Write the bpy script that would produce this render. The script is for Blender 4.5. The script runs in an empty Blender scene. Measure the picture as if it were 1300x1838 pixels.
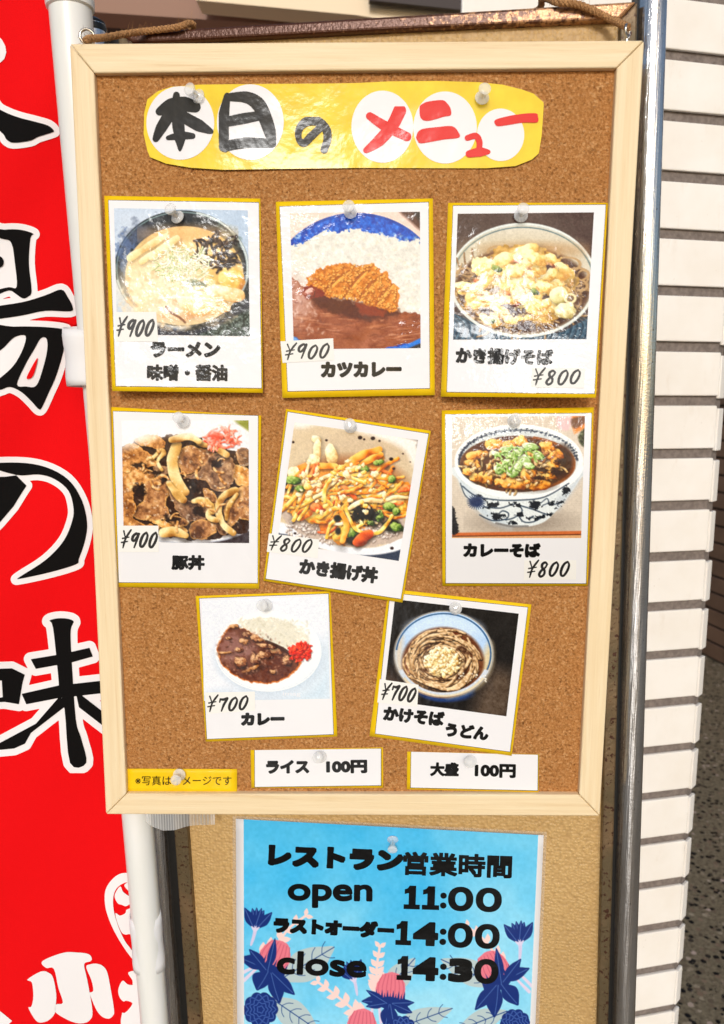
import bpy, bmesh, math, random
import numpy as np
from mathutils import Vector, Matrix

SC = bpy.context.scene
COL = SC.collection

# ---------------------------------------------------------------- camera, sky, sun, exposure
F_PX, CX, CY = 1400.0, 650.0, 919.0
BOARD_Z = 1.12                       # height of the board's lower edge above the ground


def rodrigues(r):
    t = np.linalg.norm(r); k = np.array(r) / t
    K = np.array([[0, -k[2], k[1]], [k[2], 0, -k[0]], [-k[1], k[0], 0]])
    return np.eye(3) + math.sin(t) * K + (1 - math.cos(t)) * K @ K


R_CV = rodrigues((0.1532, -0.0107, -0.0047))
T_CV = np.array((-0.2330, -0.2749, -0.7123))
TO_WORLD = np.array([[1, 0, 0], [0, 0, -1], [0, 1, 0]], float)       # board axes -> world axes
CAM_R = TO_WORLD @ R_CV.T
CAM_P = TO_WORLD @ (-R_CV.T @ T_CV) + np.array((-0.225, 0, BOARD_Z))

cam_data = bpy.data.cameras.new('camera')
cam = bpy.data.objects.new('camera', cam_data); COL.objects.link(cam)
cam.matrix_world = Matrix([list(CAM_R[i]) + [CAM_P[i]] for i in range(3)] + [[0, 0, 0, 1]])
cam_data.sensor_fit = 'VERTICAL'; cam_data.sensor_height = 36.0
cam_data.lens = F_PX / 1838.0 * 36.0
cam_data.clip_start = 0.02; cam_data.clip_end = 500.0
cam_data.dof.use_dof = True; cam_data.dof.focus_distance = 0.745; cam_data.dof.aperture_fstop = 9.0
SC.camera = cam

world = bpy.data.worlds.new('World'); SC.world = world; world.use_nodes = True
SUN_EL, SUN_AZ = math.radians(23), math.radians(-5)      # behind the camera, a little to its left
wn = world.node_tree.nodes; wl = world.node_tree.links
sky = wn.new('ShaderNodeTexSky'); sky.sky_type = 'NISHITA'; sky.sun_disc = False
sky.sun_elevation = SUN_EL; sky.sun_rotation = math.pi + SUN_AZ; sky.air_density = 1.0; sky.dust_density = 2.0; sky.ozone_density = 1.0
wl.new(sky.outputs[0], wn['Background'].inputs[0]); wn['Background'].inputs[1].default_value = 0.10

sun_data = bpy.data.lights.new('sun', 'SUN'); sun_data.energy = 1.5; sun_data.angle = math.radians(11); sun_data.color = (1.0, 0.99, 0.975)
sun = bpy.data.objects.new('sun', sun_data); COL.objects.link(sun)
sun_dir = Vector((math.sin(SUN_AZ) * math.cos(SUN_EL), -math.cos(SUN_AZ) * math.cos(SUN_EL), math.sin(SUN_EL)))   # towards the sun
sun.rotation_euler = sun_dir.to_track_quat('Z', 'Y').to_euler(); sun.location = sun_dir * 10

SC.view_settings.view_transform = 'Standard'; SC.view_settings.look = 'None'
SC.view_settings.gamma = 1.0; SC.view_settings.use_curve_mapping = False
SC.view_settings.exposure = 0.08
SC.render.engine = 'CYCLES'
SC.cycles.max_bounces = 8; SC.cycles.transmission_bounces = 8; SC.cycles.use_denoising = True

# ---------------------------------------------------------------- 2-D drawing helpers (prints, lettering)
def lattice_noise(X, Y, scale, seed):
    x = np.asarray(X, float) / scale + 1000.0
    y = np.asarray(Y, float) / scale + 1000.0
    xi = np.floor(x).astype(np.int64); yi = np.floor(y).astype(np.int64)
    fx = x - xi; fy = y - yi
    fx = fx * fx * (3 - 2 * fx); fy = fy * fy * (3 - 2 * fy)
    def h(a, b):
        n = (a * 374761393 + b * 668265263 + seed * 974634777) & 0xffffffff
        n = ((n ^ (n >> 13)) * 1274126177) & 0xffffffff
        n = n ^ (n >> 16)
        return (n & 0xffff) / 65535.0
    a = h(xi, yi) * (1 - fx) + h(xi + 1, yi) * fx
    b = h(xi, yi + 1) * (1 - fx) + h(xi + 1, yi + 1) * fx
    return a * (1 - fy) + b * fy - 0.5


def fbm(X, Y, scale, seed, octaves=3):
    v = 0; amp = 1.0
    for k in range(octaves):
        v = v + amp * lattice_noise(X, Y, scale / 2 ** k, seed + 17 * k)
        amp *= 0.55
    return v


def spline(pts, closed=True, n=7):
    p = np.array(pts, float); m = len(p); out = []
    rng = range(m) if closed else range(m - 1)
    for i in rng:
        if closed:
            a, b, c, d = p[i - 1], p[i], p[(i + 1) % m], p[(i + 2) % m]
        else:
            a, b, c, d = p[max(i - 1, 0)], p[i], p[i + 1], p[min(i + 2, m - 1)]
        for t in np.linspace(0, 1, n, endpoint=False):
            out.append(0.5 * (2 * b + (c - a) * t + (2 * a - 5 * b + 4 * c - d) * t * t + (3 * b - a - 3 * c + d) * t ** 3))
    if not closed:
        out.append(p[-1])
    return np.array(out)


def sd_poly(X, Y, pts):
    p = np.array(pts, float)
    d = np.full(X.shape, 1e18); inside = np.zeros(X.shape, bool)
    for i in range(len(p)):
        ax, ay = p[i - 1]; bx, by = p[i]
        ex, ey = bx - ax, by - ay
        wx, wy = X - ax, Y - ay
        t = np.clip((wx * ex + wy * ey) / max(ex * ex + ey * ey, 1e-12), 0, 1)
        d = np.minimum(d, (wx - ex * t) ** 2 + (wy - ey * t) ** 2)
        if ay != by:
            inside ^= ((ay > Y) != (by > Y)) & (X < ex * (Y - ay) / ey + ax)
    return np.where(inside, -1, 1) * np.sqrt(d)


def sd_stroke(X, Y, pts, widths):
    p = np.array(pts, float)
    w = np.broadcast_to(np.array(widths, float), (len(p),)) if np.ndim(widths) == 0 or len(np.atleast_1d(widths)) == 1 \
        else np.interp(np.linspace(0, 1, len(p)), np.linspace(0, 1, len(widths)), widths)
    d = np.full(X.shape, 1e18)
    for i in range(len(p) - 1):
        ax, ay = p[i]; ex, ey = p[i + 1] - p[i]
        wx, wy = X - ax, Y - ay
        t = np.clip((wx * ex + wy * ey) / max(ex * ex + ey * ey, 1e-12), 0, 1)
        d = np.minimum(d, np.hypot(wx - ex * t, wy - ey * t) - (w[i] * (1 - t) + w[i + 1] * t))
    return d


def sd_ell(X, Y, cx, cy, rx, ry, ang=0.0):
    c, s = math.cos(ang), math.sin(ang)
    x = (X - cx) * c + (Y - cy) * s; y = -(X - cx) * s + (Y - cy) * c
    return (np.sqrt((x / rx) ** 2 + (y / ry) ** 2) - 1) * min(rx, ry)


def homography(src, dst):
    A = []; b = []
    for (x, y), (u, v) in zip(src, dst):
        A.append([x, y, 1, 0, 0, 0, -u * x, -u * y]); b.append(u)
        A.append([0, 0, 0, x, y, 1, -v * x, -v * y]); b.append(v)
    h = np.linalg.solve(np.array(A, float), np.array(b, float))
    return np.append(h, 1).reshape(3, 3)


def hmap(H, x, y):
    w = H[2, 0] * x + H[2, 1] * y + H[2, 2]
    return (H[0, 0] * x + H[0, 1] * y + H[0, 2]) / w, (H[1, 0] * x + H[1, 1] * y + H[1, 2]) / w


class Print:
    """A printed picture: colours of the ink over a sheet, nx by ny samples, drawn in the units of its own quad."""
    def __init__(self, quad, nx, ny, base, seed):
        H = homography([(0, 0), (1, 0), (1, 1), (0, 1)], quad)
        u, v = np.meshgrid(np.linspace(0, 1, nx), np.linspace(0, 1, ny))
        self.X, self.Y = hmap(H, u, v)
        self.nx, self.ny = nx, ny
        self.img = np.empty((ny, nx, 3)); self.img[:] = base
        self.aa = abs(quad[1][0] - quad[0][0]) / nx
        self.r = random.Random(seed); self.seed = seed

    def near(self, x0, y0, x1, y1):
        return np.nonzero((self.X > x0) & (self.X < x1) & (self.Y > y0) & (self.Y < y1))

    def put(self, ix, a, col):
        if len(ix[0]) == 0:
            return
        a = np.asarray(a)[..., None]
        self.img[ix] = self.img[ix] * (1 - a) + np.asarray(col, float) * a

    def cov(self, sd, soft=0):
        return np.clip(0.5 - sd / (self.aa * 1.2 + soft), 0, 1)

    def all(self):
        return np.nonzero(np.ones(self.X.shape, bool))

    def area(self, pts, col, rough=0, rs=30, soft=0, curve=True, var=0, vs=20, alpha=1.0):
        p = spline(pts) if curve else np.array(pts, float)
        m = rough + soft + 8
        ix = self.near(p[:, 0].min() - m, p[:, 1].min() - m, p[:, 0].max() + m, p[:, 1].max() + m)
        x, y = self.X[ix], self.Y[ix]
        sd = sd_poly(x, y, p)
        if rough:
            sd = sd + 2 * rough * fbm(x, y, rs, self.seed + 3)
        c = np.asarray(col, float)
        if var:
            c = np.clip(c + (var * 2 * fbm(x, y, vs, self.seed + 9))[..., None], 0, 255)
        self.put(ix, self.cov(sd, soft) * alpha, c)

    def oval(self, cx, cy, rx, ry, col, ang=0, soft=0, rough=0, rs=30, alpha=1.0, var=0, vs=20):
        m = max(rx, ry) + soft + rough + 8
        ix = self.near(cx - m, cy - m, cx + m, cy + m)
        x, y = self.X[ix], self.Y[ix]
        sd = sd_ell(x, y, cx, cy, rx, ry, ang)
        if rough:
            sd = sd + 2 * rough * fbm(x, y, rs, self.seed + 5)
        c = np.asarray(col, float)
        if var:
            c = np.clip(c + (var * 2 * fbm(x, y, vs, self.seed + 11))[..., None], 0, 255)
        self.put(ix, self.cov(sd, soft) * alpha, c)

    def ring(self, cx, cy, rx, ry, w, col, ang=0, a0=None, a1=None, alpha=1.0):
        ix = self.near(cx - max(rx, ry) - w - 8, cy - max(rx, ry) - w - 8, cx + max(rx, ry) + w + 8, cy + max(rx, ry) + w + 8)
        x, y = self.X[ix], self.Y[ix]
        a = self.cov(np.abs(sd_ell(x, y, cx, cy, rx, ry, ang)) - w) * alpha
        if a0 is not None:
            th = np.degrees(np.arctan2(y - cy, x - cx)) % 360
            a = a * np.where((th - a0) % 360 < (a1 - a0) % 360, 1, 0)
        self.put(ix, a, col)

    def line(self, pts, w, col, alpha=1.0, curve=True):
        p = spline(pts, False, 5) if curve and len(pts) > 2 else np.array(pts, float)
        m = np.max(w) + 8
        ix = self.near(p[:, 0].min() - m, p[:, 1].min() - m, p[:, 0].max() + m, p[:, 1].max() + m)
        self.put(ix, self.cov(sd_stroke(self.X[ix], self.Y[ix], p, w)) * alpha, col)

    def lump(self, cx, cy, rx, ry, ang, lo, mid, hi, rough=0.25, grain=0.2, shadow=0.45):
        """one piece of food as the picture shows it"""
        R = max(rx, ry)
        if shadow:
            self.oval(cx + R * .12, cy + R * .2, rx * 1.02, ry * 1.02, (28, 16, 8), ang, soft=R * .35, alpha=shadow)
        ix = self.near(cx - R * 1.5 - 6, cy - R * 1.5 - 6, cx + R * 1.5 + 6, cy + R * 1.5 + 6)
        x, y = self.X[ix], self.Y[ix]
        c, s = math.cos(ang), math.sin(ang)
        px = ((x - cx) * c + (y - cy) * s) / rx; py = (-(x - cx) * s + (y - cy) * c) / ry
        sd = self.r.randint(0, 9999)
        q = np.sqrt(px * px + py * py) + rough * 2 * fbm(x, y, R * .8, sd)
        nx = (px * c - py * s); ny = (px * s + py * c)
        nz = np.sqrt(np.clip(1 - q * q, 0.02, 1))
        lam = -0.45 * nx - 0.62 * ny + 0.55 * nz + grain * 2.5 * fbm(x, y, R * .3, sd + 1)
        t = np.clip(lam * .75 + .32, 0, 1)[..., None]
        lo, mid, hi = (np.array(k, float) for k in (lo, mid, hi))
        col = np.where(t < .5, lo + (mid - lo) * t * 2, mid + (hi - mid) * (t * 2 - 1))
        self.put(ix, self.cov((q - 1) * min(rx, ry)), col)

    def meat(self, pts, lo, mid, hi, rim=None, shadow=.55, fold=60, gloss=.2):
        """a thin folded slice: streaky tones, a paler edge, wet highlights, the gap under it dark"""
        p = spline(pts); sd0 = self.r.randint(0, 9999)
        ix = self.near(p[:, 0].min() - 30, p[:, 1].min() - 30, p[:, 0].max() + 50, p[:, 1].max() + 60)
        x, y = self.X[ix], self.Y[ix]
        wob = 16 * fbm(x, y, 34, sd0)
        if shadow:
            self.put(ix, np.clip(.5 - (sd_poly(x - 9, y - 18, p) + wob) / 40, 0, 1) * shadow, (30, 16, 9))
        d = sd_poly(x, y, p) + wob
        a = self.r.uniform(.3, 1.2); u = x * math.cos(a) + y * math.sin(a); w = -x * math.sin(a) + y * math.cos(a)
        t = .46 + .8 * fbm(u * .5, w, fold, sd0 + 3) + .5 * fbm(x, y, 22, sd0 + 5) + .18 * np.clip((p[:, 1].mean() - y) / (np.ptp(p[:, 1]) + 1), -1, 1)
        t = np.clip(t, 0, 1)[..., None]
        lo, mid, hi = (np.array(k, float) for k in (lo, mid, hi))
        col = np.where(t < .5, lo + (mid - lo) * t * 2, mid + (hi - mid) * (t * 2 - 1))
        if rim is not None:
            e = np.clip(1 + (d + 7 * fbm(x, y, 40, sd0 + 9)) / 12, 0, 1)[..., None] * .75
            col = col * (1 - e) + np.array(rim, float) * e
        g = np.clip((fbm(x, y, 26, sd0 + 11) - .34) * 9, 0, 1)[..., None] * gloss * 3 * (fbm(x, y, 6, sd0 + 13)[..., None] + .6)
        col = col + (np.array([255, 244, 226.]) - col) * np.clip(g, 0, .85)
        self.put(ix, self.cov(d), col)

    def strand(self, pts, w, lo, mid, hi, shadow=0.5):
        p = spline(pts, False, 5)
        if shadow:
            q = p + np.array([w * .3, w * .7]); m = w * 3
            ix = self.near(q[:, 0].min() - m, q[:, 1].min() - m, q[:, 0].max() + m, q[:, 1].max() + m)
            self.put(ix, np.clip(.5 - sd_stroke(self.X[ix], self.Y[ix], q, w) / w, 0, 1) * shadow, (26, 15, 8))
        m = w + 8
        ix = self.near(p[:, 0].min() - m, p[:, 1].min() - m, p[:, 0].max() + m, p[:, 1].max() + m)
        x, y = self.X[ix], self.Y[ix]
        d = np.full(x.shape, 1e9); side = np.zeros(x.shape); tp = np.zeros(x.shape)
        for i in range(len(p) - 1):
            ax, ay = p[i]; ex, ey = p[i + 1] - p[i]
            wx, wy = x - ax, y - ay
            t = np.clip((wx * ex + wy * ey) / max(ex * ex + ey * ey, 1e-9), 0, 1)
            ox, oy = wx - ex * t, wy - ey * t
            dd = np.hypot(ox, oy); k = dd < d
            d = np.where(k, dd, d); side = np.where(k, (ox * .5 + oy * .86) / w, side); tp = np.where(k, (i + t) / (len(p) - 1), tp)
        t = np.clip(.58 - side * .42 + .75 * fbm(x, y, w * 2.6, self.seed + 31, 2), 0, 1)[..., None]
        lo, mid, hi = (np.array(k, float) for k in (lo, mid, hi))
        col = np.where(t < .5, lo + (mid - lo) * t * 2, mid + (hi - mid) * (t * 2 - 1))
        self.put(ix, self.cov(d - w * (.78 + .22 * np.sqrt(np.sin(np.pi * np.clip(tp, .01, .99)))) * (1 + .5 * fbm(x, y, w * 3, self.seed + 41, 2))), col)

    def arc_strand(self, cx, cy, R, w, *cols, bend=2.0, shadow=.5):
        a = self.r.uniform(0, 6.28); b = self.r.uniform(.8, bend); e = self.r.uniform(.5, 1)
        k = self.r.uniform(0, 6.28)
        pts = []
        for i in range(6):
            t = a + b * (i / 5 - .5)
            x, y = R * math.cos(t) - R * math.cos(a), e * (R * math.sin(t) - R * math.sin(a))
            pts.append((cx + x * math.cos(k) - y * math.sin(k), cy + x * math.sin(k) + y * math.cos(k)))
        self.strand(pts, w, *cols, shadow=shadow)

    def inside(self, cx, cy, rx, ry):
        a = self.r.uniform(0, 6.283); q = math.sqrt(self.r.random())
        return cx + rx * q * math.cos(a), cy + ry * q * math.sin(a)

    def finish(self, sat=1.12, con=1.08, lift=0):
        g = self.img.mean(-1, keepdims=True)
        self.img = np.clip((g + (self.img - g) * sat - 128) * con + 128 + lift, 0, 255)

    def mottle(self, amt, scale, octaves=3):
        self.img = np.clip(self.img + (amt * 2 * fbm(self.X, self.Y, scale, self.seed + 77, octaves))[..., None], 0, 255)


# ---------------------------------------------------------------- the eight printed dishes and the poster print
def dish_ramen(quad, n):
    p = Print(quad, n, n, (188, 205, 224), 11); r = p.r
    p.area([(100, 100), (600, 100), (500, 300), (150, 700), (100, 900)], (205, 216, 230), soft=200, curve=False)
    p.area([(560, 1060), (800, 900), (1000, 760), (1120, 620), (1120, 1060)], (38, 42, 44), soft=20, var=26, vs=14)
    p.area([(700, 1060), (900, 930), (1120, 860), (1120, 1060)], (70, 82, 76), soft=30, var=60, vs=12)
    p.area([(440, 960), (700, 1000), (1000, 860), (1120, 720), (1120, 800), (800, 1000), (500, 1060), (440, 1060)], (44, 46, 58), soft=25)
    p.oval(617, 558, 472, 408, (36, 41, 46), var=14, vs=40)
    p.ring(617, 558, 462, 398, 5, (120, 140, 142)); p.ring(617, 558, 470, 406, 4, (22, 28, 30))
    p.ring(617, 558, 466, 402, 7, (205, 215, 215), a0=285, a1=20); p.ring(617, 558, 466, 402, 6, (175, 195, 205), a0=120, a1=170)
    p.oval(300, 330, 110, 70, (86, 96, 118), ang=-.7, soft=60, rough=40, rs=40, alpha=.8)
    p.oval(215, 470, 60, 110, (96, 118, 158), soft=40, rough=50, rs=24, alpha=.7)
    p.oval(960, 330, 80, 40, (120, 140, 140), ang=.7, soft=30, rough=30, rs=20, alpha=.7)
    p.oval(635, 610, 418, 350, (232, 204, 150), var=18, vs=60)
    p.oval(660, 320, 260, 50, (232, 182, 124), soft=90, alpha=.8)
    p.oval(480, 690, 300, 190, (246, 230, 198), soft=160)
    p.oval(560, 860, 330, 110, (246, 222, 184), soft=90, rough=30)
    p.oval(900, 560, 120, 200, (228, 190, 110), soft=90, alpha=.7)
    for _ in range(150):
        x, y = p.inside(560, 720, 370, 220); s = r.uniform(8, 22)
        p.oval(x, y, s, s * .6, r.choice([(252, 240, 214), (238, 204, 158), (222, 178, 130), (250, 246, 232)]), r.uniform(0, 3), soft=8, alpha=.55)
    for k, (x0, y0, x1, y1, w) in enumerate([(250, 485, 500, 325, 27), (330, 510, 540, 375, 22), (400, 480, 585, 345, 26)]):
        p.strand([(x0, y0), ((x0 + x1) / 2 + 8, (y0 + y1) / 2 - 6), (x1, y1)], w, (222, 184, 124), (244, 220, 164), (252, 240, 204), .16)
    p.lump(560, 850, 190, 80, .2, (222, 176, 132), (244, 214, 178), (254, 238, 214), .3, .4, .1)
    p.lump(760, 800, 200, 80, .1, (222, 176, 120), (246, 220, 172), (255, 242, 216), .3, .4, .1)
    p.line([(450, 770), (600, 760), (760, 775), (930, 760)], [4, 9, 4], (255, 250, 238), .8)
    p.line([(505, 830), (540, 870), (600, 905), (640, 940)], 8, (120, 80, 60), .8)
    p.lump(965, 650, 105, 95, .3, (190, 128, 60), (232, 186, 96), (250, 222, 150), .18, .25, .2)
    p.lump(930, 740, 130, 60, .2, (200, 150, 90), (240, 206, 150), (255, 242, 214), .2, .35, .1)
    for _ in range(46):
        x, y = p.inside(860, 440, 140, 110)
        p.arc_strand(x, y, r.uniform(25, 70), r.uniform(6, 12), (18, 14, 12), (52, 38, 30), (120, 100, 84), bend=3, shadow=.3)
    for _ in range(150):
        x, y = p.inside(620, 530, 190, 140)
        c = r.choice([((190, 190, 130), (236, 238, 204), (255, 255, 246)), ((150, 172, 104), (214, 222, 168), (246, 250, 226)), ((214, 200, 150), (250, 246, 222), (255, 255, 255))])
        p.arc_strand(x, y, r.uniform(40, 130), r.uniform(3, 6), *c, bend=1.6, shadow=.16)
    p.oval(720, 670, 60, 22, (80, 98, 84), ang=.2, soft=20, rough=14, alpha=.7)
    for _ in range(90):
        x, y = p.inside(640, 760, 380, 150)
        p.oval(x, y, r.uniform(5, 12), r.uniform(3, 7), (255, 252, 242), r.uniform(0, 3), alpha=.7)
    p.mottle(5, 14); p.mottle(7, 5, 2); p.finish()
    return p


def dish_katsu_curry(quad, n):
    p = Print(quad, n, n, (238, 214, 202), 22); r = p.r
    p.area([(960, 140), (1140, 140), (1140, 300), (1040, 230)], (86, 56, 44), soft=20)
    p.area([(1050, 140), (1140, 140), (1140, 260)], (46, 34, 30), soft=20)
    p.oval(650, 760, 640, 590, (18, 78, 168), var=22, vs=40)
    p.oval(650, 760, 620, 570, (26, 92, 190), var=34, vs=22)
    p.area([(150, 470), (230, 410), (330, 345), (420, 300), (520, 318), (620, 290), (720, 312), (810, 322), (900, 345), (1000, 382), (1130, 418), (1150, 1000), (150, 1000)], (230, 228, 220), rough=14, rs=26, var=10, vs=26)
    for _ in range(420):
        x, y = r.uniform(170, 1110), r.uniform(330, 900); s = r.uniform(9, 17)
        p.oval(x, y, s, s * .45, r.choice([(248, 247, 243), (204, 202, 192), (226, 218, 194), (252, 252, 250)]), r.uniform(0, 3.1), soft=5, alpha=.5)
    p.area([(160, 660), (250, 700), (330, 760), (430, 800), (560, 850), (720, 890), (930, 905), (1060, 900), (1150, 950), (1150, 1090), (980, 1130), (760, 1175), (420, 1160), (220, 1090), (150, 1040)], (146, 82, 54), rough=10, rs=40, var=16, vs=60)
    p.area([(160, 660), (250, 700), (320, 780), (330, 860), (250, 960), (160, 990)], (206, 168, 156), soft=110, rough=30, alpha=.8)
    for _ in range(120):
        x, y = r.uniform(190, 1110), r.uniform(900, 1140)
        L = r.uniform(30, 130); dy = -.12 * L if x > 600 else .05 * L
        c = r.choice([(188, 124, 88), (166, 98, 62), (108, 56, 36), (124, 66, 44), (214, 160, 128)])
        p.line([(x - L / 2, y - dy / 2 + r.uniform(-6, 6)), (x, y + r.uniform(-8, 8)), (x + L / 2, y + dy / 2)], [2, r.uniform(3, 8), 2], c, .45)
    for _ in range(60):
        x, y = r.uniform(190, 420), r.uniform(720, 1060)
        p.oval(x, y, r.uniform(4, 14), r.uniform(3, 7), r.choice([(226, 196, 182), (120, 70, 60), (240, 220, 210)]), r.uniform(0, 3), soft=5, alpha=.6)
    p.area([(330, 740), (430, 770), (560, 800), (740, 840), (930, 870), (940, 920), (720, 960), (520, 910), (350, 850)], (88, 38, 20), soft=22, rough=12)
    p.area([(290, 660), (340, 610), (400, 575), (540, 540), (660, 560), (700, 550), (780, 548), (830, 600), (880, 610), (905, 680), (955, 725), (945, 890), (880, 880), (820, 860), (740, 850), (640, 800), (520, 790), (430, 780), (310, 730)], (208, 132, 50), rough=12, rs=24, var=30, vs=22)
    for x0, y0, x1, y1 in [(420, 740, 600, 590), (560, 780, 720, 590), (660, 810, 840, 620), (790, 840, 910, 690)]:
        p.line([(x0, y0), ((x0 + x1) / 2 - 8, (y0 + y1) / 2 - 10), (x1, y1)], [10, 14, 5], (158, 84, 26), .75)
        p.line([(x0 + 20, y0), ((x0 + x1) / 2 + 14, (y0 + y1) / 2 - 4), (x1 + 14, y1 + 6)], [7, 10, 4], (248, 200, 110), .7)
    for _ in range(420):
        x, y = r.uniform(300, 940), r.uniform(550, 880)
        if sd_poly(np.array([x]), np.array([y]), [(300, 665), (540, 545), (790, 555), (950, 730), (935, 880), (740, 845), (430, 775)])[0] < 0:
            s = r.uniform(5, 13)
            p.lump(x, y, s, s * .7, r.uniform(0, 3), (146, 74, 22), (212, 134, 50), (246, 200, 116), .3, .2, .25)
    p.area([(250, 740), (300, 700), (380, 730), (420, 760), (380, 790), (280, 790)], (126, 44, 26), rough=12, rs=20, soft=6)
    p.lump(315, 755, 45, 30, 0, (70, 30, 24), (150, 70, 50), (236, 200, 190), .3, .3, 0)
    p.area([(640, 830), (740, 850), (860, 880), (840, 930), (700, 910)], (132, 54, 22), soft=14, rough=10)
    p.area([(880, 1165), (1000, 1140), (1130, 1085), (1130, 1180)], (42, 126, 214), soft=4)
    p.area([(1000, 1180), (1130, 1120), (1130, 1180)], (30, 34, 44), soft=6)
    p.area([(180, 1070), (260, 1120), (360, 1165), (180, 1165)], (120, 170, 224), soft=6)
    p.mottle(5, 12); p.mottle(7, 5, 2); p.finish()
    return p


def dish_tempura_soba(quad, n):
    p = Print(quad, n, n, (74, 54, 48), 33); r = p.r
    p.mottle(6, 10)
    p.area([(100, 860), (360, 980), (640, 1040), (900, 1010), (1140, 880), (1140, 1100), (100, 1100)], (58, 84, 102), curve=False, var=26, vs=14)
    for k in range(26):
        x = 110 + k * 40
        p.line([(x, 900), (x + 60, 960), (x + 20, 1080)], 6, (34, 52, 66), .7); p.line([(x + 14, 900), (x + 74, 960), (x + 34, 1080)], 4, (120, 146, 160), .5)
    p.oval(625, 640, 520, 404, (206, 214, 214))
    p.oval(625, 648, 508, 392, (196, 196, 184)); p.oval(625, 640, 500, 380, (214, 208, 192), soft=40)
    p.ring(625, 652, 500, 384, 4, (82, 110, 118), a0=190, a1=350)
    p.oval(600, 470, 420, 130, (196, 182, 150), soft=120, alpha=.7)
    p.ring(625, 642, 514, 398, 5, (226, 232, 228))
    p.oval(618, 712, 482, 305, (84, 52, 30), soft=20, var=14, vs=50)
    p.oval(700, 430, 330, 50, (170, 122, 70), soft=60, alpha=.6)
    for _ in range(70):
        a = r.uniform(-.9, 4.0); q = r.uniform(.8, .94)
        p.arc_strand(618 + 440 * q * math.cos(a), 712 + 280 * q * math.sin(a), r.uniform(60, 130), r.uniform(6, 8), (104, 74, 48), (150, 118, 82), (200, 170, 128), bend=3.6, shadow=.35)
    for x, y, s in [(450, 440, 70), (800, 450, 80), (940, 530, 90), (1010, 600, 80), (220, 590, 60), (1000, 680, 80)]:
        p.ring(x, y, s, s * .55, 6, (184, 152, 110), a0=170, a1=60)
    p.area([(330, 480), (420, 440), (520, 400), (640, 385), (760, 420), (870, 470), (930, 540), (1000, 650), (990, 720), (960, 800), (880, 900), (700, 960), (520, 985), (400, 950), (290, 850), (220, 840), (215, 760), (160, 690), (260, 640), (280, 560)], (214, 174, 98), rough=22, rs=60, var=50, vs=50)
    Y = ((200, 150, 76), (238, 206, 126), (254, 244, 200)); O = ((116, 50, 22), (198, 108, 56), (240, 190, 140))
    spots = [(620, 440, 110, 40, -.35), (480, 520, 120, 60, -.5), (350, 560, 90, 70, .3), (700, 520, 130, 60, .1), (830, 490, 60, 40, .2), (900, 600, 100, 70, .6),
             (780, 620, 150, 60, -.1), (560, 600, 120, 70, .2), (420, 650, 110, 70, -.3), (280, 730, 60, 90, .45), (210, 680, 60, 30, .1), (640, 700, 120, 60, -.2),
             (520, 760, 100, 80, .5), (850, 700, 110, 60, .4), (340, 810, 80, 40, -.1), (470, 860, 110, 50, .2), (620, 830, 90, 70, -.4), (740, 780, 90, 60, .1), (580, 920, 110, 40, 0), (400, 930, 70, 40, .2)]
    for x, y, rx, ry, a in spots:
        p.lump(x, y, rx, ry, a, *Y, .3, .28, .5)
    for x, y, rx, ry, a in [(630, 505, 80, 20, -.05), (800, 545, 60, 26, .15), (500, 740, 50, 24, .3), (760, 690, 90, 18, .05), (590, 790, 60, 30, -.4), (280, 690, 34, 18, 0), (440, 800, 44, 26, .2)]:
        p.lump(x, y, rx, ry, a, *O, .3, .3, .3)
    for x, y, rx, ry, a in [(800, 560, 46, 20, .1), (520, 830, 60, 30, .3), (380, 860, 46, 26, 0), (790, 740, 60, 34, .2), (600, 870, 60, 26, -.1), (640, 960, 70, 30, 0)]:
        p.oval(x, y, rx, ry, (58, 40, 52), a, soft=14, rough=14, rs=18, alpha=.85)
    for _ in range(46):
        x, y = p.inside(600, 680, 310, 225); s = r.uniform(26, 62)
        p.lump(x, y, s * 1.5, s * .7, r.uniform(-.6, .6), *(Y if r.random() < .95 else O), .45, .4, .16)
    for x, y in [(440, 560), (700, 720), (400, 930)]:
        p.lump(x, y, 34, 20, .5, (30, 50, 20), (96, 116, 54), (170, 184, 110), .4, .3, .2)
    p.lump(880, 750, 66, 62, 0, (176, 160, 96), (230, 220, 164), (250, 246, 214), .05, .1, .4)
    p.oval(885, 752, 26, 22, (206, 206, 140), soft=14, alpha=.6)
    p.lump(930, 850, 90, 60, .2, (170, 150, 90), (226, 214, 160), (250, 246, 220), .3, .3, .4); p.ring(960, 770, 36, 30, 7, (236, 222, 176))
    for k in range(7):
        p.strand([(150 + 6 * k, 720 + 16 * k), (180 + 12 * k, 830 + 12 * k), (260 + 16 * k, 900 + 9 * k), (340 + 10 * k, 950 + 5 * k)], 8, (70, 48, 30), (150, 116, 74), (214, 184, 130), .4)
    p.ring(625, 642, 512, 396, 9, (222, 226, 220), a0=8, a1=172)
    p.mottle(6, 12); p.mottle(7, 5, 2); p.finish()
    return p


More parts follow.
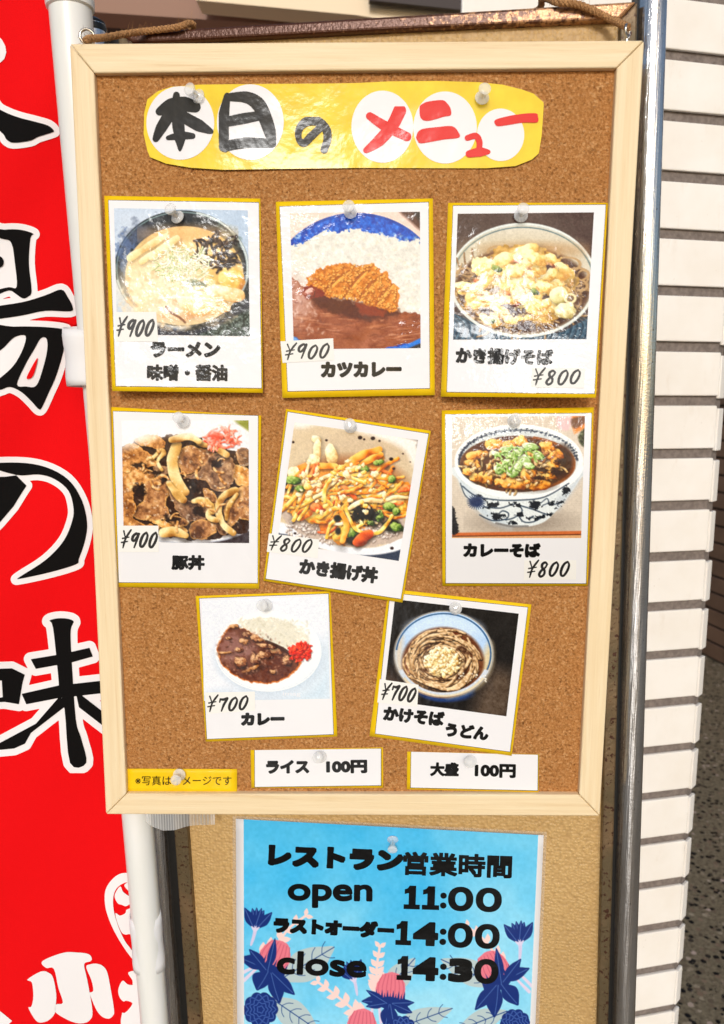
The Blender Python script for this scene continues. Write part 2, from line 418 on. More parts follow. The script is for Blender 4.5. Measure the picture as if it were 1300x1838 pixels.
def dish_pork_bowl(quad, n):
    p = Print(quad, n, n, (240, 238, 240), 44); r = p.r
    p.area([(980, 120), (1140, 120), (1140, 230)], (146, 150, 72), curve=False, soft=14)
    p.area([(440, 1060), (700, 1020), (950, 1000), (1140, 920), (1140, 1060)], (64, 54, 58), soft=8)
    p.area([(190, 900), (320, 990), (560, 1030), (820, 1030), (1000, 995), (1140, 930), (1140, 880), (190, 820)], (242, 243, 246), soft=4)
    p.line([(470, 1020), (640, 1034), (820, 1030), (1000, 996), (1140, 934)], 5, (196, 200, 212), .8)
    p.area([(190, 360), (300, 300), (430, 270), (560, 250), (760, 270), (900, 330), (1040, 360), (1140, 400), (1140, 900), (1000, 965), (800, 1005), (600, 1000), (440, 960), (300, 920), (190, 860)], (58, 34, 20), rough=16, rs=50)
    M = [((66, 38, 20), (164, 112, 66), (238, 194, 134)), ((80, 44, 22), (184, 126, 70), (252, 212, 148)), ((52, 34, 24), (134, 98, 70), (206, 172, 136)), ((92, 50, 22), (204, 136, 66), (254, 216, 140))]
    big = [(270, 400, 100, 70, -.4), (400, 330, 90, 50, .2), (340, 470, 110, 50, .4), (270, 600, 90, 80, -.3), (430, 560, 60, 50, .2), (450, 690, 90, 110, .15), (380, 800, 100, 60, -.2),
           (680, 420, 90, 70, -.5), (770, 380, 90, 36, .2), (850, 560, 150, 60, .35), (900, 450, 110, 90, .3), (960, 560, 70, 80, .2), (640, 690, 90, 120, -.45), (720, 800, 110, 60, .3),
           (830, 690, 70, 50, .3), (800, 940, 90, 80, .2), (1040, 760, 80, 90, .4), (1080, 560, 50, 70, 0), (1080, 420, 50, 60, .2), (240, 780, 50, 60, .3), (330, 880, 70, 36, .3), (1060, 900, 70, 36, .2), (560, 640, 40, 70, .3), (690, 900, 60, 40, .3), (480, 400, 60, 60, .5), (220, 690, 40, 50, .2)]
    p.mottle(10, 24)
    S = [((88, 54, 32), (178, 126, 82), (238, 194, 138)), ((116, 70, 36), (208, 150, 90), (252, 216, 158)), ((80, 54, 40), (154, 116, 86), (214, 178, 140)), ((130, 78, 32), (218, 156, 84), (252, 218, 156))]
    RIM = [(238, 186, 112), (226, 160, 84), (212, 164, 116), (244, 204, 140)]
    for q, k in [([(1040, 350), (1140, 370), (1140, 470), (1050, 450)], 2), ([(280, 280), (360, 250), (460, 255), (510, 300), (490, 350), (400, 335), (330, 325)], 1),
                 ([(620, 350), (700, 325), (780, 350), (860, 370), (840, 440), (760, 490), (700, 530), (640, 530), (610, 440)], 0), ([(195, 350), (290, 310), (350, 350), (430, 400), (500, 355), (516, 395), (440, 425), (475, 480), (420, 480), (330, 490), (260, 520), (195, 500)], 1),
                 ([(1020, 470), (1140, 510), (1140, 630), (1050, 610), (1010, 560)], 3), ([(195, 520), (300, 500), (350, 490), (450, 510), (410, 575), (330, 620), (290, 670), (262, 730), (195, 715)], 1),
                 ([(650, 560), (760, 505), (850, 395), (910, 378), (1006, 415), (1020, 500), (1006, 600), (960, 650), (880, 650), (830, 600), (760, 565)], 2), ([(800, 640), (870, 660), (900, 720), (860, 760), (810, 720)], 0),
                 ([(950, 760), (1050, 640), (1140, 630), (1140, 850), (1060, 860), (980, 910)], 0), ([(420, 480), (500, 470), (560, 520), (530, 570), (450, 555)], 2),
                 ([(375, 580), (460, 555), (540, 570), (540, 680), (525, 760), (550, 845), (440, 868), (330, 858), (262, 825), (310, 760), (360, 720), (368, 640)], 0), ([(205, 740), (285, 725), (305, 780), (275, 850), (340, 890), (430, 905), (350, 920), (205, 910)], 1),
                 ([(540, 600), (640, 690), (720, 735), (800, 700), (866, 745), (850, 835), (760, 870), (660, 868), (600, 795), (556, 700)], 2), ([(420, 870), (520, 880), (610, 905), (690, 945), (640, 970), (520, 940)], 3),
                 ([(690, 905), (780, 860), (880, 900), (870, 965), (790, 1012), (705, 995)], 0), ([(880, 900), (960, 880), (1000, 940), (930, 975)], 2), ([(560, 840), (650, 850), (690, 890), (620, 920), (560, 890)], 0)]:
        p.meat(q, *S[k], rim=RIM[k], fold=70)
    for x, y, rx, ry, a in [(320, 640, 46, 40, .2), (890, 450, 36, 40, .3), (450, 530, 50, 20, .3), (560, 860, 60, 20, .2), (770, 800, 44, 38, .2), (700, 620, 60, 30, .4), (520, 560, 36, 30, 0), (1000, 690, 30, 30, 0), (340, 470, 50, 18, .2)]:
        p.oval(x, y, rx, ry, (34, 19, 12), a, soft=18, rough=18, rs=26, alpha=.9)
    N = ((150, 98, 40), (226, 184, 112), (252, 234, 186))
    for pts, w in [([(600, 320), (560, 440), (590, 560), (660, 660)], 40), ([(420, 420), (480, 360), (500, 380), (460, 440), (490, 500)], 14), ([(1030, 650), (940, 690), (900, 790), (940, 900), (1010, 960)], 28),
                   ([(500, 960), (580, 950), (660, 980)], 36), ([(820, 720), (850, 780), (830, 840), (890, 870)], 20), ([(760, 300), (860, 330), (960, 390)], 26), ([(560, 280), (680, 260), (760, 290)], 26), ([(540, 600), (600, 680), (650, 720)], 26), ([(960, 860), (980, 760), (1040, 680)], 16), ([(720, 730), (790, 720), (850, 760), (860, 810)], 18)]:
        p.strand(pts, w, *N, shadow=.55)
    for _ in range(26):
        x, y = r.uniform(220, 1100), r.uniform(350, 950)
        p.arc_strand(x, y, r.uniform(30, 70), r.uniform(5, 11), (120, 70, 30), (214, 156, 92), (252, 222, 170), bend=2, shadow=.3)
    for _ in range(50):
        x, y = p.inside(930, 270, 120, 80)
        p.arc_strand(x, y, r.uniform(40, 100), r.uniform(6, 12), (206, 70, 46), (238, 130, 104), (255, 214, 200), bend=1.2, shadow=.15)
    p.oval(880, 260, 40, 34, (236, 84, 60), soft=30, alpha=.7)
    for _ in range(80):
        x, y = r.uniform(220, 1110), r.uniform(360, 960)
        p.oval(x, y, r.uniform(3, 9), r.uniform(2, 5), (255, 240, 214), r.uniform(0, 3), soft=4, alpha=.75)
    p.area([(180, 130), (1000, 130), (760, 240), (480, 250), (190, 340)], (246, 245, 247), soft=80, alpha=.9)
    p.mottle(7, 12); p.mottle(7, 5, 2); p.finish()
    return p


def dish_tempura_rice(quad, n):
    p = Print(quad, n, n, (222, 206, 180), 55); r = p.r
    p.oval(640, 620, 560, 520, (216, 198, 168), soft=100); p.oval(760, 360, 300, 140, (208, 188, 160), soft=120)
    p.area([(1030, 250), (1160, 260), (1150, 340), (1100, 300)], (76, 62, 54), soft=10, curve=False)
    p.area([(240, 130), (1060, 250), (1140, 330), (1120, 470), (1040, 340), (800, 240), (480, 170), (300, 190)], (244, 240, 234), soft=36)
    p.area([(150, 880), (300, 960), (480, 1060), (800, 1080), (1050, 1010), (1050, 1150), (150, 1050)], (48, 58, 78), soft=8, curve=False)
    p.area([(160, 860), (240, 880), (420, 980), (640, 1030), (860, 1030), (1060, 960), (1040, 1040), (860, 1085), (640, 1082), (420, 1030), (240, 950), (160, 930)], (238, 240, 245), soft=5)
    p.area([(180, 790), (400, 760), (900, 800), (1070, 860), (1040, 960), (860, 1020), (640, 1025), (430, 985), (260, 900)], (198, 180, 166), rough=8)
    for _ in range(240):
        x, y = p.inside(600, 900, 430, 110); s = r.uniform(10, 18)
        p.lump(x, y, s, s * .5, r.uniform(0, 3), (120, 96, 84), (214, 200, 190), (246, 240, 234), .1, .1, .3)
    p.oval(640, 640, 420, 240, (150, 84, 34), soft=90)
    p.area([(205, 580), (260, 480), (400, 445), (560, 450), (690, 440), (870, 335), (930, 480), (1090, 590), (1060, 720), (900, 800), (720, 960), (570, 1010), (440, 870), (280, 800), (195, 720)], (226, 150, 62), rough=22, rs=50, var=46, vs=50)
    p.oval(800, 810, 130, 80, (22, 20, 15), soft=26, rough=20); p.oval(250, 600, 60, 50, (26, 26, 14), soft=24); p.oval(680, 960, 60, 60, (24, 24, 16), soft=20); p.oval(960, 880, 60, 50, (24, 24, 16), soft=20)
    Y = ((190, 118, 30), (250, 202, 88), (255, 244, 180)); O = ((170, 74, 14), (244, 152, 48), (254, 214, 120)); R = ((140, 44, 14), (228, 104, 44), (250, 176, 110)); G = ((24, 38, 10), (92, 124, 42), (190, 210, 120)); C = ((196, 150, 90), (248, 224, 168), (255, 250, 226))
    p.lump(425, 270, 40, 30, .4, *C, .25, .2, .2); p.lump(430, 340, 32, 80, .1, *C, .25, .25, .3); p.lump(530, 370, 46, 70, -.1, *C, .2, .2, .3); p.lump(400, 420, 50, 40, 0, *C, .3, .3, .3)
    for pts, w in [([(620, 480), (720, 400), (870, 340)], 28), ([(660, 500), (760, 440), (880, 380)], 22), ([(800, 520), (860, 490), (920, 450)], 18), ([(300, 490), (430, 460), (560, 460)], 22), ([(250, 770), (340, 680), (460, 590)], 22), ([(360, 730), (440, 660), (520, 580)], 18)]:
        p.strand(pts, w, *O, shadow=.5)
    for x, y, rx, ry, a in [(270, 520, 70, 50, .2), (560, 560, 90, 70, 0), (620, 500, 70, 40, .3), (700, 560, 120, 60, .2), (850, 560, 130, 46, .1), (960, 610, 120, 46, .3), (760, 620, 110, 60, 0), (560, 680, 80, 80, .2), (640, 690, 70, 50, 0), (900, 680, 130, 40, .1), (1020, 640, 60, 40, 0), (500, 800, 60, 110, .2), (570, 900, 46, 120, -.2), (400, 800, 90, 60, .4), (320, 800, 80, 40, -.3), (1000, 740, 70, 40, .3)]:
        p.lump(x, y, rx, ry, a, *r.choice([Y, Y, O, C]), .32, .3, .45)
    for x, y, rx, ry, a in [(880, 600, 60, 26, .1), (680, 650, 70, 24, -.2), (420, 750, 70, 34, .3), (750, 990, 50, 30, -.4), (1050, 620, 60, 24, -.2), (240, 740, 50, 24, -.3)]:
        p.lump(x, y, rx, ry, a, *R, .3, .3, .4)
    for _ in range(80):
        x, y = p.inside(620, 660, 420, 240); L = r.uniform(130, 290); a = r.gauss(-.65 if x < 620 else -.2, .45); b = r.uniform(-.25, .25) * L
        p.strand([(x - L / 2 * math.cos(a), y - L / 2 * math.sin(a)), (x - b * math.sin(a), y + b * math.cos(a)), (x + L / 2 * math.cos(a), y + L / 2 * math.sin(a))], r.uniform(8, 15), *r.choice([Y, Y, O, O, O, R, C]), shadow=.35)
    for x, y, rx, ry, a in [(270, 560, 60, 30, .1), (310, 620, 44, 26, .1), (760, 475, 50, 24, .3), (865, 435, 40, 22, -.1), (960, 550, 30, 30, .3), (945, 745, 50, 32, .3), (870, 810, 30, 44, 0), (810, 860, 34, 20, .3), (680, 930, 40, 40, .2), (990, 890, 50, 34, .3), (990, 780, 30, 28, 0)]:
        p.lump(x, y, rx, ry, a, *G, .2, .3, .5)
    p.oval(770, 800, 90, 60, (20, 18, 14), soft=16, rough=24, rs=24); p.oval(690, 725, 30, 22, (24, 20, 14), soft=8); p.oval(575, 830, 26, 26, (22, 20, 14), soft=8); p.oval(580, 920, 20, 26, (22, 20, 14), soft=8)
    for pts, w, c in [([(630, 740), (660, 830), (700, 900), (760, 930)], 14, Y), ([(800, 950), (880, 920), (930, 860), (960, 810)], 14, Y), ([(660, 760), (720, 720), (800, 700), (880, 710)], 16, C), ([(710, 1000), (760, 960), (800, 940)], 30, R), ([(600, 780), (640, 880), (610, 990)], 20, O)]:
        p.strand(pts, w, *c, shadow=.5)
    for _ in range(60):
        x, y = p.inside(600, 620, 330, 200); s = r.uniform(10, 30)
        p.lump(x, y, s, s * .7, r.uniform(0, 3), *r.choice([Y, C, C]), .35, .2, .2)
    for x, y, q in [(735, 258, 16), (764, 270, 9), (826, 263, 16), (872, 281, 9), (497, 277, 10), (262, 290, 10), (1038, 372, 7), (955, 410, 15), (973, 477, 11), (1090, 430, 5), (960, 1040, 13), (275, 935, 10)]:
        p.oval(x, y, q, q * .85, (38, 14, 12))
    p.mottle(6, 12); p.mottle(7, 5, 2); p.finish()
    return p


def dish_curry_soba(quad, n):
    p = Print(quad, n, n, (214, 203, 188), 66); r = p.r
    for k in range(60):
        p.line([(110, 120 + k * 16), (1120, 122 + k * 16)], 1.5, (196, 184, 166), .5)
        p.line([(120 + k * 17, 110), (118 + k * 17, 980)], 1.5, (204, 193, 176), .5)
    p.oval(640, 880, 330, 90, (150, 138, 126), soft=90, alpha=.8)
    p.area([(980, 100), (1120, 100), (1120, 190), (1020, 240)], (222, 140, 70), curve=False, soft=10); p.area([(900, 100), (1000, 100), (980, 210), (900, 190)], (226, 196, 196), soft=14)
    p.area([(1050, 250), (1120, 190), (1120, 330), (1070, 320)], (54, 62, 34), soft=8, var=60, vs=14); p.area([(1000, 130), (1110, 110), (1110, 150), (1020, 200)], (70, 52, 46), soft=10, alpha=.7)
    p.area([(110, 960), (1120, 945), (1120, 975), (110, 985)], (198, 112, 66), curve=False, soft=3); p.area([(110, 985), (1120, 972), (1120, 1020), (110, 1020)], (216, 168, 122), curve=False); p.line([(110, 986), (1120, 972)], 4, (92, 48, 30))
    p.area([(115, 780), (150, 790), (158, 830), (172, 900), (170, 960), (115, 960)], (38, 36, 38), rough=8, rs=12)
    p.area([(150, 480), (170, 570), (240, 700), (340, 820), (440, 890), (560, 915), (680, 915), (800, 880), (900, 790), (980, 690), (1060, 570), (1085, 470)], (226, 232, 232), soft=2)
    p.area([(150, 480), (240, 700), (340, 820), (440, 890), (560, 920), (420, 820), (300, 700), (220, 600)], (190, 202, 212), soft=60, alpha=.8)
    p.area([(900, 790), (980, 690), (1060, 570), (1080, 500), (1000, 620), (900, 720)], (188, 196, 204), soft=50, alpha=.8)
    p.oval(617, 440, 470, 270, (240, 243, 242)); p.oval(612, 430, 436, 232, (206, 212, 212))
    B = (28, 40, 62)
    for k in range(34):
        a = math.pi * (1.02 + .96 * k / 33); x, y = 612 + 424 * math.cos(a), 432 + 222 * math.sin(a)
        p.oval(x, y, 16, 8, B, a + r.uniform(-.6, 1.2), rough=5, rs=8, alpha=.85)
    p.ring(612, 440, 432, 228, 4, B, a0=150, a1=300)
    p.oval(603, 458, 418, 206, (92, 50, 22), var=12, vs=40); p.ring(603, 458, 412, 202, 8, (150, 90, 46), a0=300, a1=60)
    p.oval(930, 440, 80, 120, (62, 32, 18), soft=30)
    K = ((130, 62, 14), (222, 146, 52), (250, 212, 130)); S = ((120, 84, 44), (212, 176, 120), (244, 226, 186))
    for _ in range(60):
        x, y = p.inside(580, 500, 340, 140)
        p.arc_strand(x, y, r.uniform(40, 100), 8, *S, bend=2, shadow=.5)
    for x, y, rx, ry, a in [(320, 390, 80, 26, -.15), (280, 450, 70, 30, .1), (440, 320, 70, 36, .1), (380, 570, 60, 40, .2), (480, 590, 40, 30, 0), (590, 600, 90, 40, .1), (680, 540, 70, 44, .1), (760, 610, 100, 30, -.1), (880, 400, 70, 60, .3), (860, 490, 60, 40, .2), (700, 400, 60, 40, 0), (820, 330, 60, 40, .4), (640, 300, 60, 40, 0), (300, 560, 50, 30, .3), (840, 550, 60, 26, .2), (540, 330, 60, 40, .1), (240, 520, 40, 30, .4)]:
        p.lump(x, y, rx, ry, a, *K, .34, .34, .5)
    for _ in range(90):
        x, y = p.inside(590, 480, 340, 150); s = r.uniform(12, 34)
        p.lump(x, y, s, s * .5, r.uniform(0, 3), *r.choice([K, K, S, ((40, 18, 8), (110, 60, 26), (190, 130, 80))]), .35, .3, .4)
    for x, y, rx, ry in [(920, 440, 40, 26), (790, 500, 40, 22), (880, 510, 34, 30), (770, 560, 40, 18)]:
        p.oval(x, y, rx, ry, (50, 26, 18), soft=10, rough=12, rs=14)
    for x, y, rx, ry, a in [(475, 495, 42, 38, 0), (575, 515, 44, 42, 0), (650, 430, 60, 46, .3), (560, 395, 56, 26, 0), (450, 385, 40, 20, .3), (620, 360, 40, 26, .2), (700, 330, 60, 26, .2), (760, 400, 44, 24, .4), (530, 450, 36, 30, .2), (610, 480, 34, 26, .5), (690, 470, 40, 22, .3), (520, 350, 44, 20, 0)]:
        p.lump(x, y, rx, ry, a, (70, 110, 30), (184, 206, 140), (246, 250, 230), .15, .25, .4)
        if rx > 40:
            p.ring(x, y, rx * .5, ry * .5, 5, (140, 176, 90), alpha=.6)
    for _ in range(40):
        x, y = p.inside(600, 420, 190, 100)
        p.arc_strand(x, y, 40, 7, (60, 96, 24), (150, 190, 90), (226, 240, 190), shadow=.3)
    p.ring(617, 440, 462, 262, 9, (246, 248, 247), a0=5, a1=175)
    for pts, w in [([(205, 620), (300, 690), (450, 720), (620, 722), (800, 700), (980, 600)], 5), ([(330, 830), (420, 870), (520, 860), (540, 820), (500, 800), (470, 820)], 5), ([(360, 770), (480, 780), (590, 750), (640, 800), (580, 850), (520, 866)], 5), ([(620, 760), (720, 790), (800, 820), (830, 825)], 5), ([(610, 830), (650, 880), (720, 880), (780, 850)], 5), ([(690, 860), (720, 840), (700, 850)], 6), ([(790, 760), (830, 740), (820, 710), (780, 740)], 4), ([(850, 760), (930, 740)], 4), ([(190, 600), (220, 680), (260, 720)], 4)]:
        p.line(pts, w, (44, 60, 78), .9)
    for x, y, rx, ry, a in [(735, 755, 42, 34, .2), (420, 760, 50, 24, -.2), (455, 840, 50, 22, .1), (590, 755, 34, 14, .1), (620, 830, 26, 18, 0), (580, 890, 36, 12, 0), (865, 740, 26, 16, -.4), (955, 650, 36, 22, -.9), (910, 750, 30, 10, -.7), (720, 860, 30, 10, 0), (830, 830, 20, 8, -.3), (760, 850, 50, 12, -.3), (340, 700, 30, 10, .5)]:
        p.oval(x, y, rx, ry, (26, 32, 40), a, rough=14, rs=16)
    for k in range(24):
        a = k / 24 * 6.28
        p.line([(305, 735), (305 + 68 * math.cos(a), 735 + 56 * math.sin(a))], [9, 2], (36, 52, 88))
    p.line([(450, 890), (560, 912), (680, 912)], 8, (120, 116, 112), .8)
    p.mottle(5, 12); p.mottle(7, 5, 2); p.finish()
    return p


def dish_curry_rice(quad, n):
    p = Print(quad, n, n, (232, 236, 243), 77); r = p.r
    p.area([(700, 960), (900, 860), (1060, 700), (1150, 480), (1150, 960)], (206, 222, 234), soft=200); p.area([(150, 960), (300, 860), (700, 920), (900, 960)], (204, 216, 228), soft=90)
    p.oval(670, 600, 420, 290, (190, 206, 220), soft=60, alpha=.8)
    p.oval(658, 560, 412, 312, (246, 248, 250)); p.ring(658, 560, 400, 300, 5, (226, 233, 240), a0=20, a1=170); p.oval(650, 540, 340, 246, (240, 244, 246), soft=30)
    p.area([(420, 340), (560, 300), (760, 310), (900, 380), (980, 480), (940, 560), (820, 560), (640, 480)], (226, 222, 206), rough=12, rs=22, soft=8)
    for _ in range(260):
        x, y = r.uniform(430, 980), r.uniform(300, 560)
        if y > 300 + (x - 430) * .05 and y < 400 + (x - 430) * .42:
            s = r.uniform(8, 15); p.oval(x, y, s, s * .45, r.choice([(252, 250, 242), (200, 195, 172), (230, 224, 200), (216, 214, 200)]), r.uniform(0, 3), soft=4, alpha=.6)
    p.area([(375, 360), (330, 400), (285, 460), (262, 530), (275, 600), (320, 690), (420, 760), (540, 805), (640, 812), (740, 795), (840, 745), (910, 660), (900, 600), (850, 600), (800, 560), (720, 510), (640, 480), (560, 430), (460, 380)], (196, 110, 40), rough=7, rs=26, soft=5)
    p.area([(385, 365), (335, 405), (292, 460), (270, 530), (283, 600), (328, 685), (425, 750), (540, 793), (640, 800), (735, 783), (828, 735), (890, 660), (890, 610), (850, 605), (800, 565), (720, 515), (640, 485), (560, 435), (460, 385)], (98, 50, 30), rough=8, rs=26, var=12, vs=24)
    p.area([(340, 420), (440, 450), (560, 540), (440, 640), (330, 640), (280, 540)], (158, 118, 112), soft=70, rough=26, alpha=.75)
    for x, y, rx, ry, a in [(395, 365, 34, 16, 0), (490, 430, 40, 26, .3), (470, 480, 40, 22, .2), (560, 460, 40, 26, .3), (600, 470, 24, 14, 0), (560, 620, 40, 44, .1), (640, 590, 44, 30, .2), (540, 690, 70, 22, -.35), (440, 650, 50, 40, .3), (730, 560, 50, 24, .3), (810, 630, 34, 40, .1), (430, 550, 30, 18, 0), (350, 460, 24, 12, 0), (700, 720, 30, 16, .1), (320, 570, 50, 10, 0), (640, 520, 60, 18, .2), (690, 520, 40, 20, .4)]:
        p.lump(x, y, rx, ry, a, (48, 20, 10), r.choice([(150, 92, 56), (120, 70, 44), (176, 120, 70)]), (226, 184, 140), .3, .3, .5)
    for _ in range(150):
        x, y = p.inside(570, 590, 270, 190); s = r.uniform(4, 13)
        p.oval(x, y, s, s * .6, r.choice([(56, 26, 16), (150, 100, 76), (70, 34, 20), (196, 160, 140)]), r.uniform(0, 3), soft=4, alpha=.6)
    p.line([(640, 480), (720, 515), (800, 560), (840, 600)], [10, 14, 10], (52, 26, 16), .85)
    for _ in range(70):
        x, y = p.inside(905, 560, 80, 66)
        p.arc_strand(x, y, r.uniform(20, 50), r.uniform(6, 13), (140, 16, 8), (222, 46, 24), (250, 110, 70), bend=2, shadow=.25)
    p.mottle(4, 12); p.mottle(7, 5, 2); p.finish()
    return p


def dish_kake_soba(quad, n):
    p = Print(quad, n, n, (20, 17, 17), 88); r = p.r
    p.area([(140, 760), (240, 640), (420, 900), (300, 960)], (74, 60, 52), soft=120); p.area([(820, 960), (960, 640), (1120, 700), (1070, 980)], (86, 72, 60), soft=130, var=10)
    p.oval(620, 700, 250, 165, (24, 40, 74), soft=8); p.oval(640, 800, 180, 66, (40, 66, 116), soft=20)
    p.oval(618, 530, 352, 308, (228, 228, 226)); p.oval(616, 526, 342, 298, (184, 210, 240)); p.oval(616, 360, 260, 110, (206, 226, 248), soft=50)
    p.area([(640, 830), (860, 760), (960, 600), (950, 440), (880, 560), (820, 700)], (214, 200, 166), soft=50); p.area([(290, 640), (280, 480), (330, 400), (330, 600), (420, 760)], (216, 206, 190), soft=40)
    p.ring(616, 528, 334, 286, 5, (46, 92, 136), a0=185, a1=20); p.ring(618, 530, 350, 306, 4, (150, 146, 140))
    p.oval(612, 586, 290, 248, (104, 60, 32), soft=16, var=14); p.oval(600, 430, 130, 60, (112, 44, 18), soft=40); p.oval(440, 640, 90, 80, (206, 160, 138), soft=40, rough=20); p.oval(560, 740, 170, 60, (204, 158, 130), soft=40)
    N = ((72, 46, 28), (196, 158, 114), (246, 222, 184))
    for _ in range(150):
        a = r.uniform(0, 6.283); q = r.uniform(.3, .95) ; b = r.uniform(.25, .6) / q; e = r.uniform(-.16, .16); k = r.uniform(-.1, .1)
        p.strand([(612 + 268 * (q + e * t + k * (1 - t * t) * r.uniform(.5, 1.2)) * math.cos(a + b * t), 586 + 222 * (q + e * t + k * (1 - t * t)) * math.sin(a + b * t)) for t in (-1, -.5, 0, .5, 1)], r.uniform(7, 10), *N, shadow=.65)
    for k in range(9):
        p.strand([(360 + 20 * k, 680 + 9 * k), (460 + 26 * k, 760 + 3 * k), (600 + 20 * k, 790 - 6 * k), (720 + 14 * k, 760 - 18 * k)], 8, *N, shadow=.7)
    for _ in range(10):
        x, y = p.inside(600, 580, 220, 180); p.oval(x, y, 30, 16, (60, 30, 16), r.uniform(0, 3), soft=10, rough=10, alpha=.8)
    p.ring(616, 530, 330, 284, 14, (208, 216, 226), a0=20, a1=160)
    p.oval(612, 585, 110, 80, (246, 226, 168), rough=26, rs=30, soft=20)
    for _ in range(170):
        x, y = p.inside(612, 580, 130, 95); s = r.uniform(8, 22)
        p.lump(x, y, s, s * .6, r.uniform(0, 3), (200, 150, 80), (248, 228, 168), (255, 252, 232), .35, .2, .2)
    p.ring(616, 532, 338, 292, 7, (226, 210, 176), a0=30, a1=150, alpha=.8)
    for _ in range(26):
        x = r.uniform(720, 920); p.oval(x, 690 + (x - 760) * .1 + r.uniform(-30, 30), 5, 4, (255, 250, 236), alpha=.8)
    p.mottle(5, 12); p.mottle(7, 5, 2); p.finish()
    return p


def petal_pts(x0, y0, x1, y1, w, lean=0.0):
    dx, dy = x1 - x0, y1 - y0; nx, ny = -dy, dx; L = math.hypot(dx, dy); nx /= L; ny /= L
    c = [(.0, 0), (.18, .55), (.42, 1), (.66, .85), (.86, .42), (1, 0), (.86, -.36), (.66, -.75), (.42, -.9), (.18, -.5)]
    return [(x0 + dx * t + nx * w * (k + lean * math.sin(math.pi * t)), y0 + dy * t + ny * w * (k + lean * math.sin(math.pi * t))) for t, k in c]


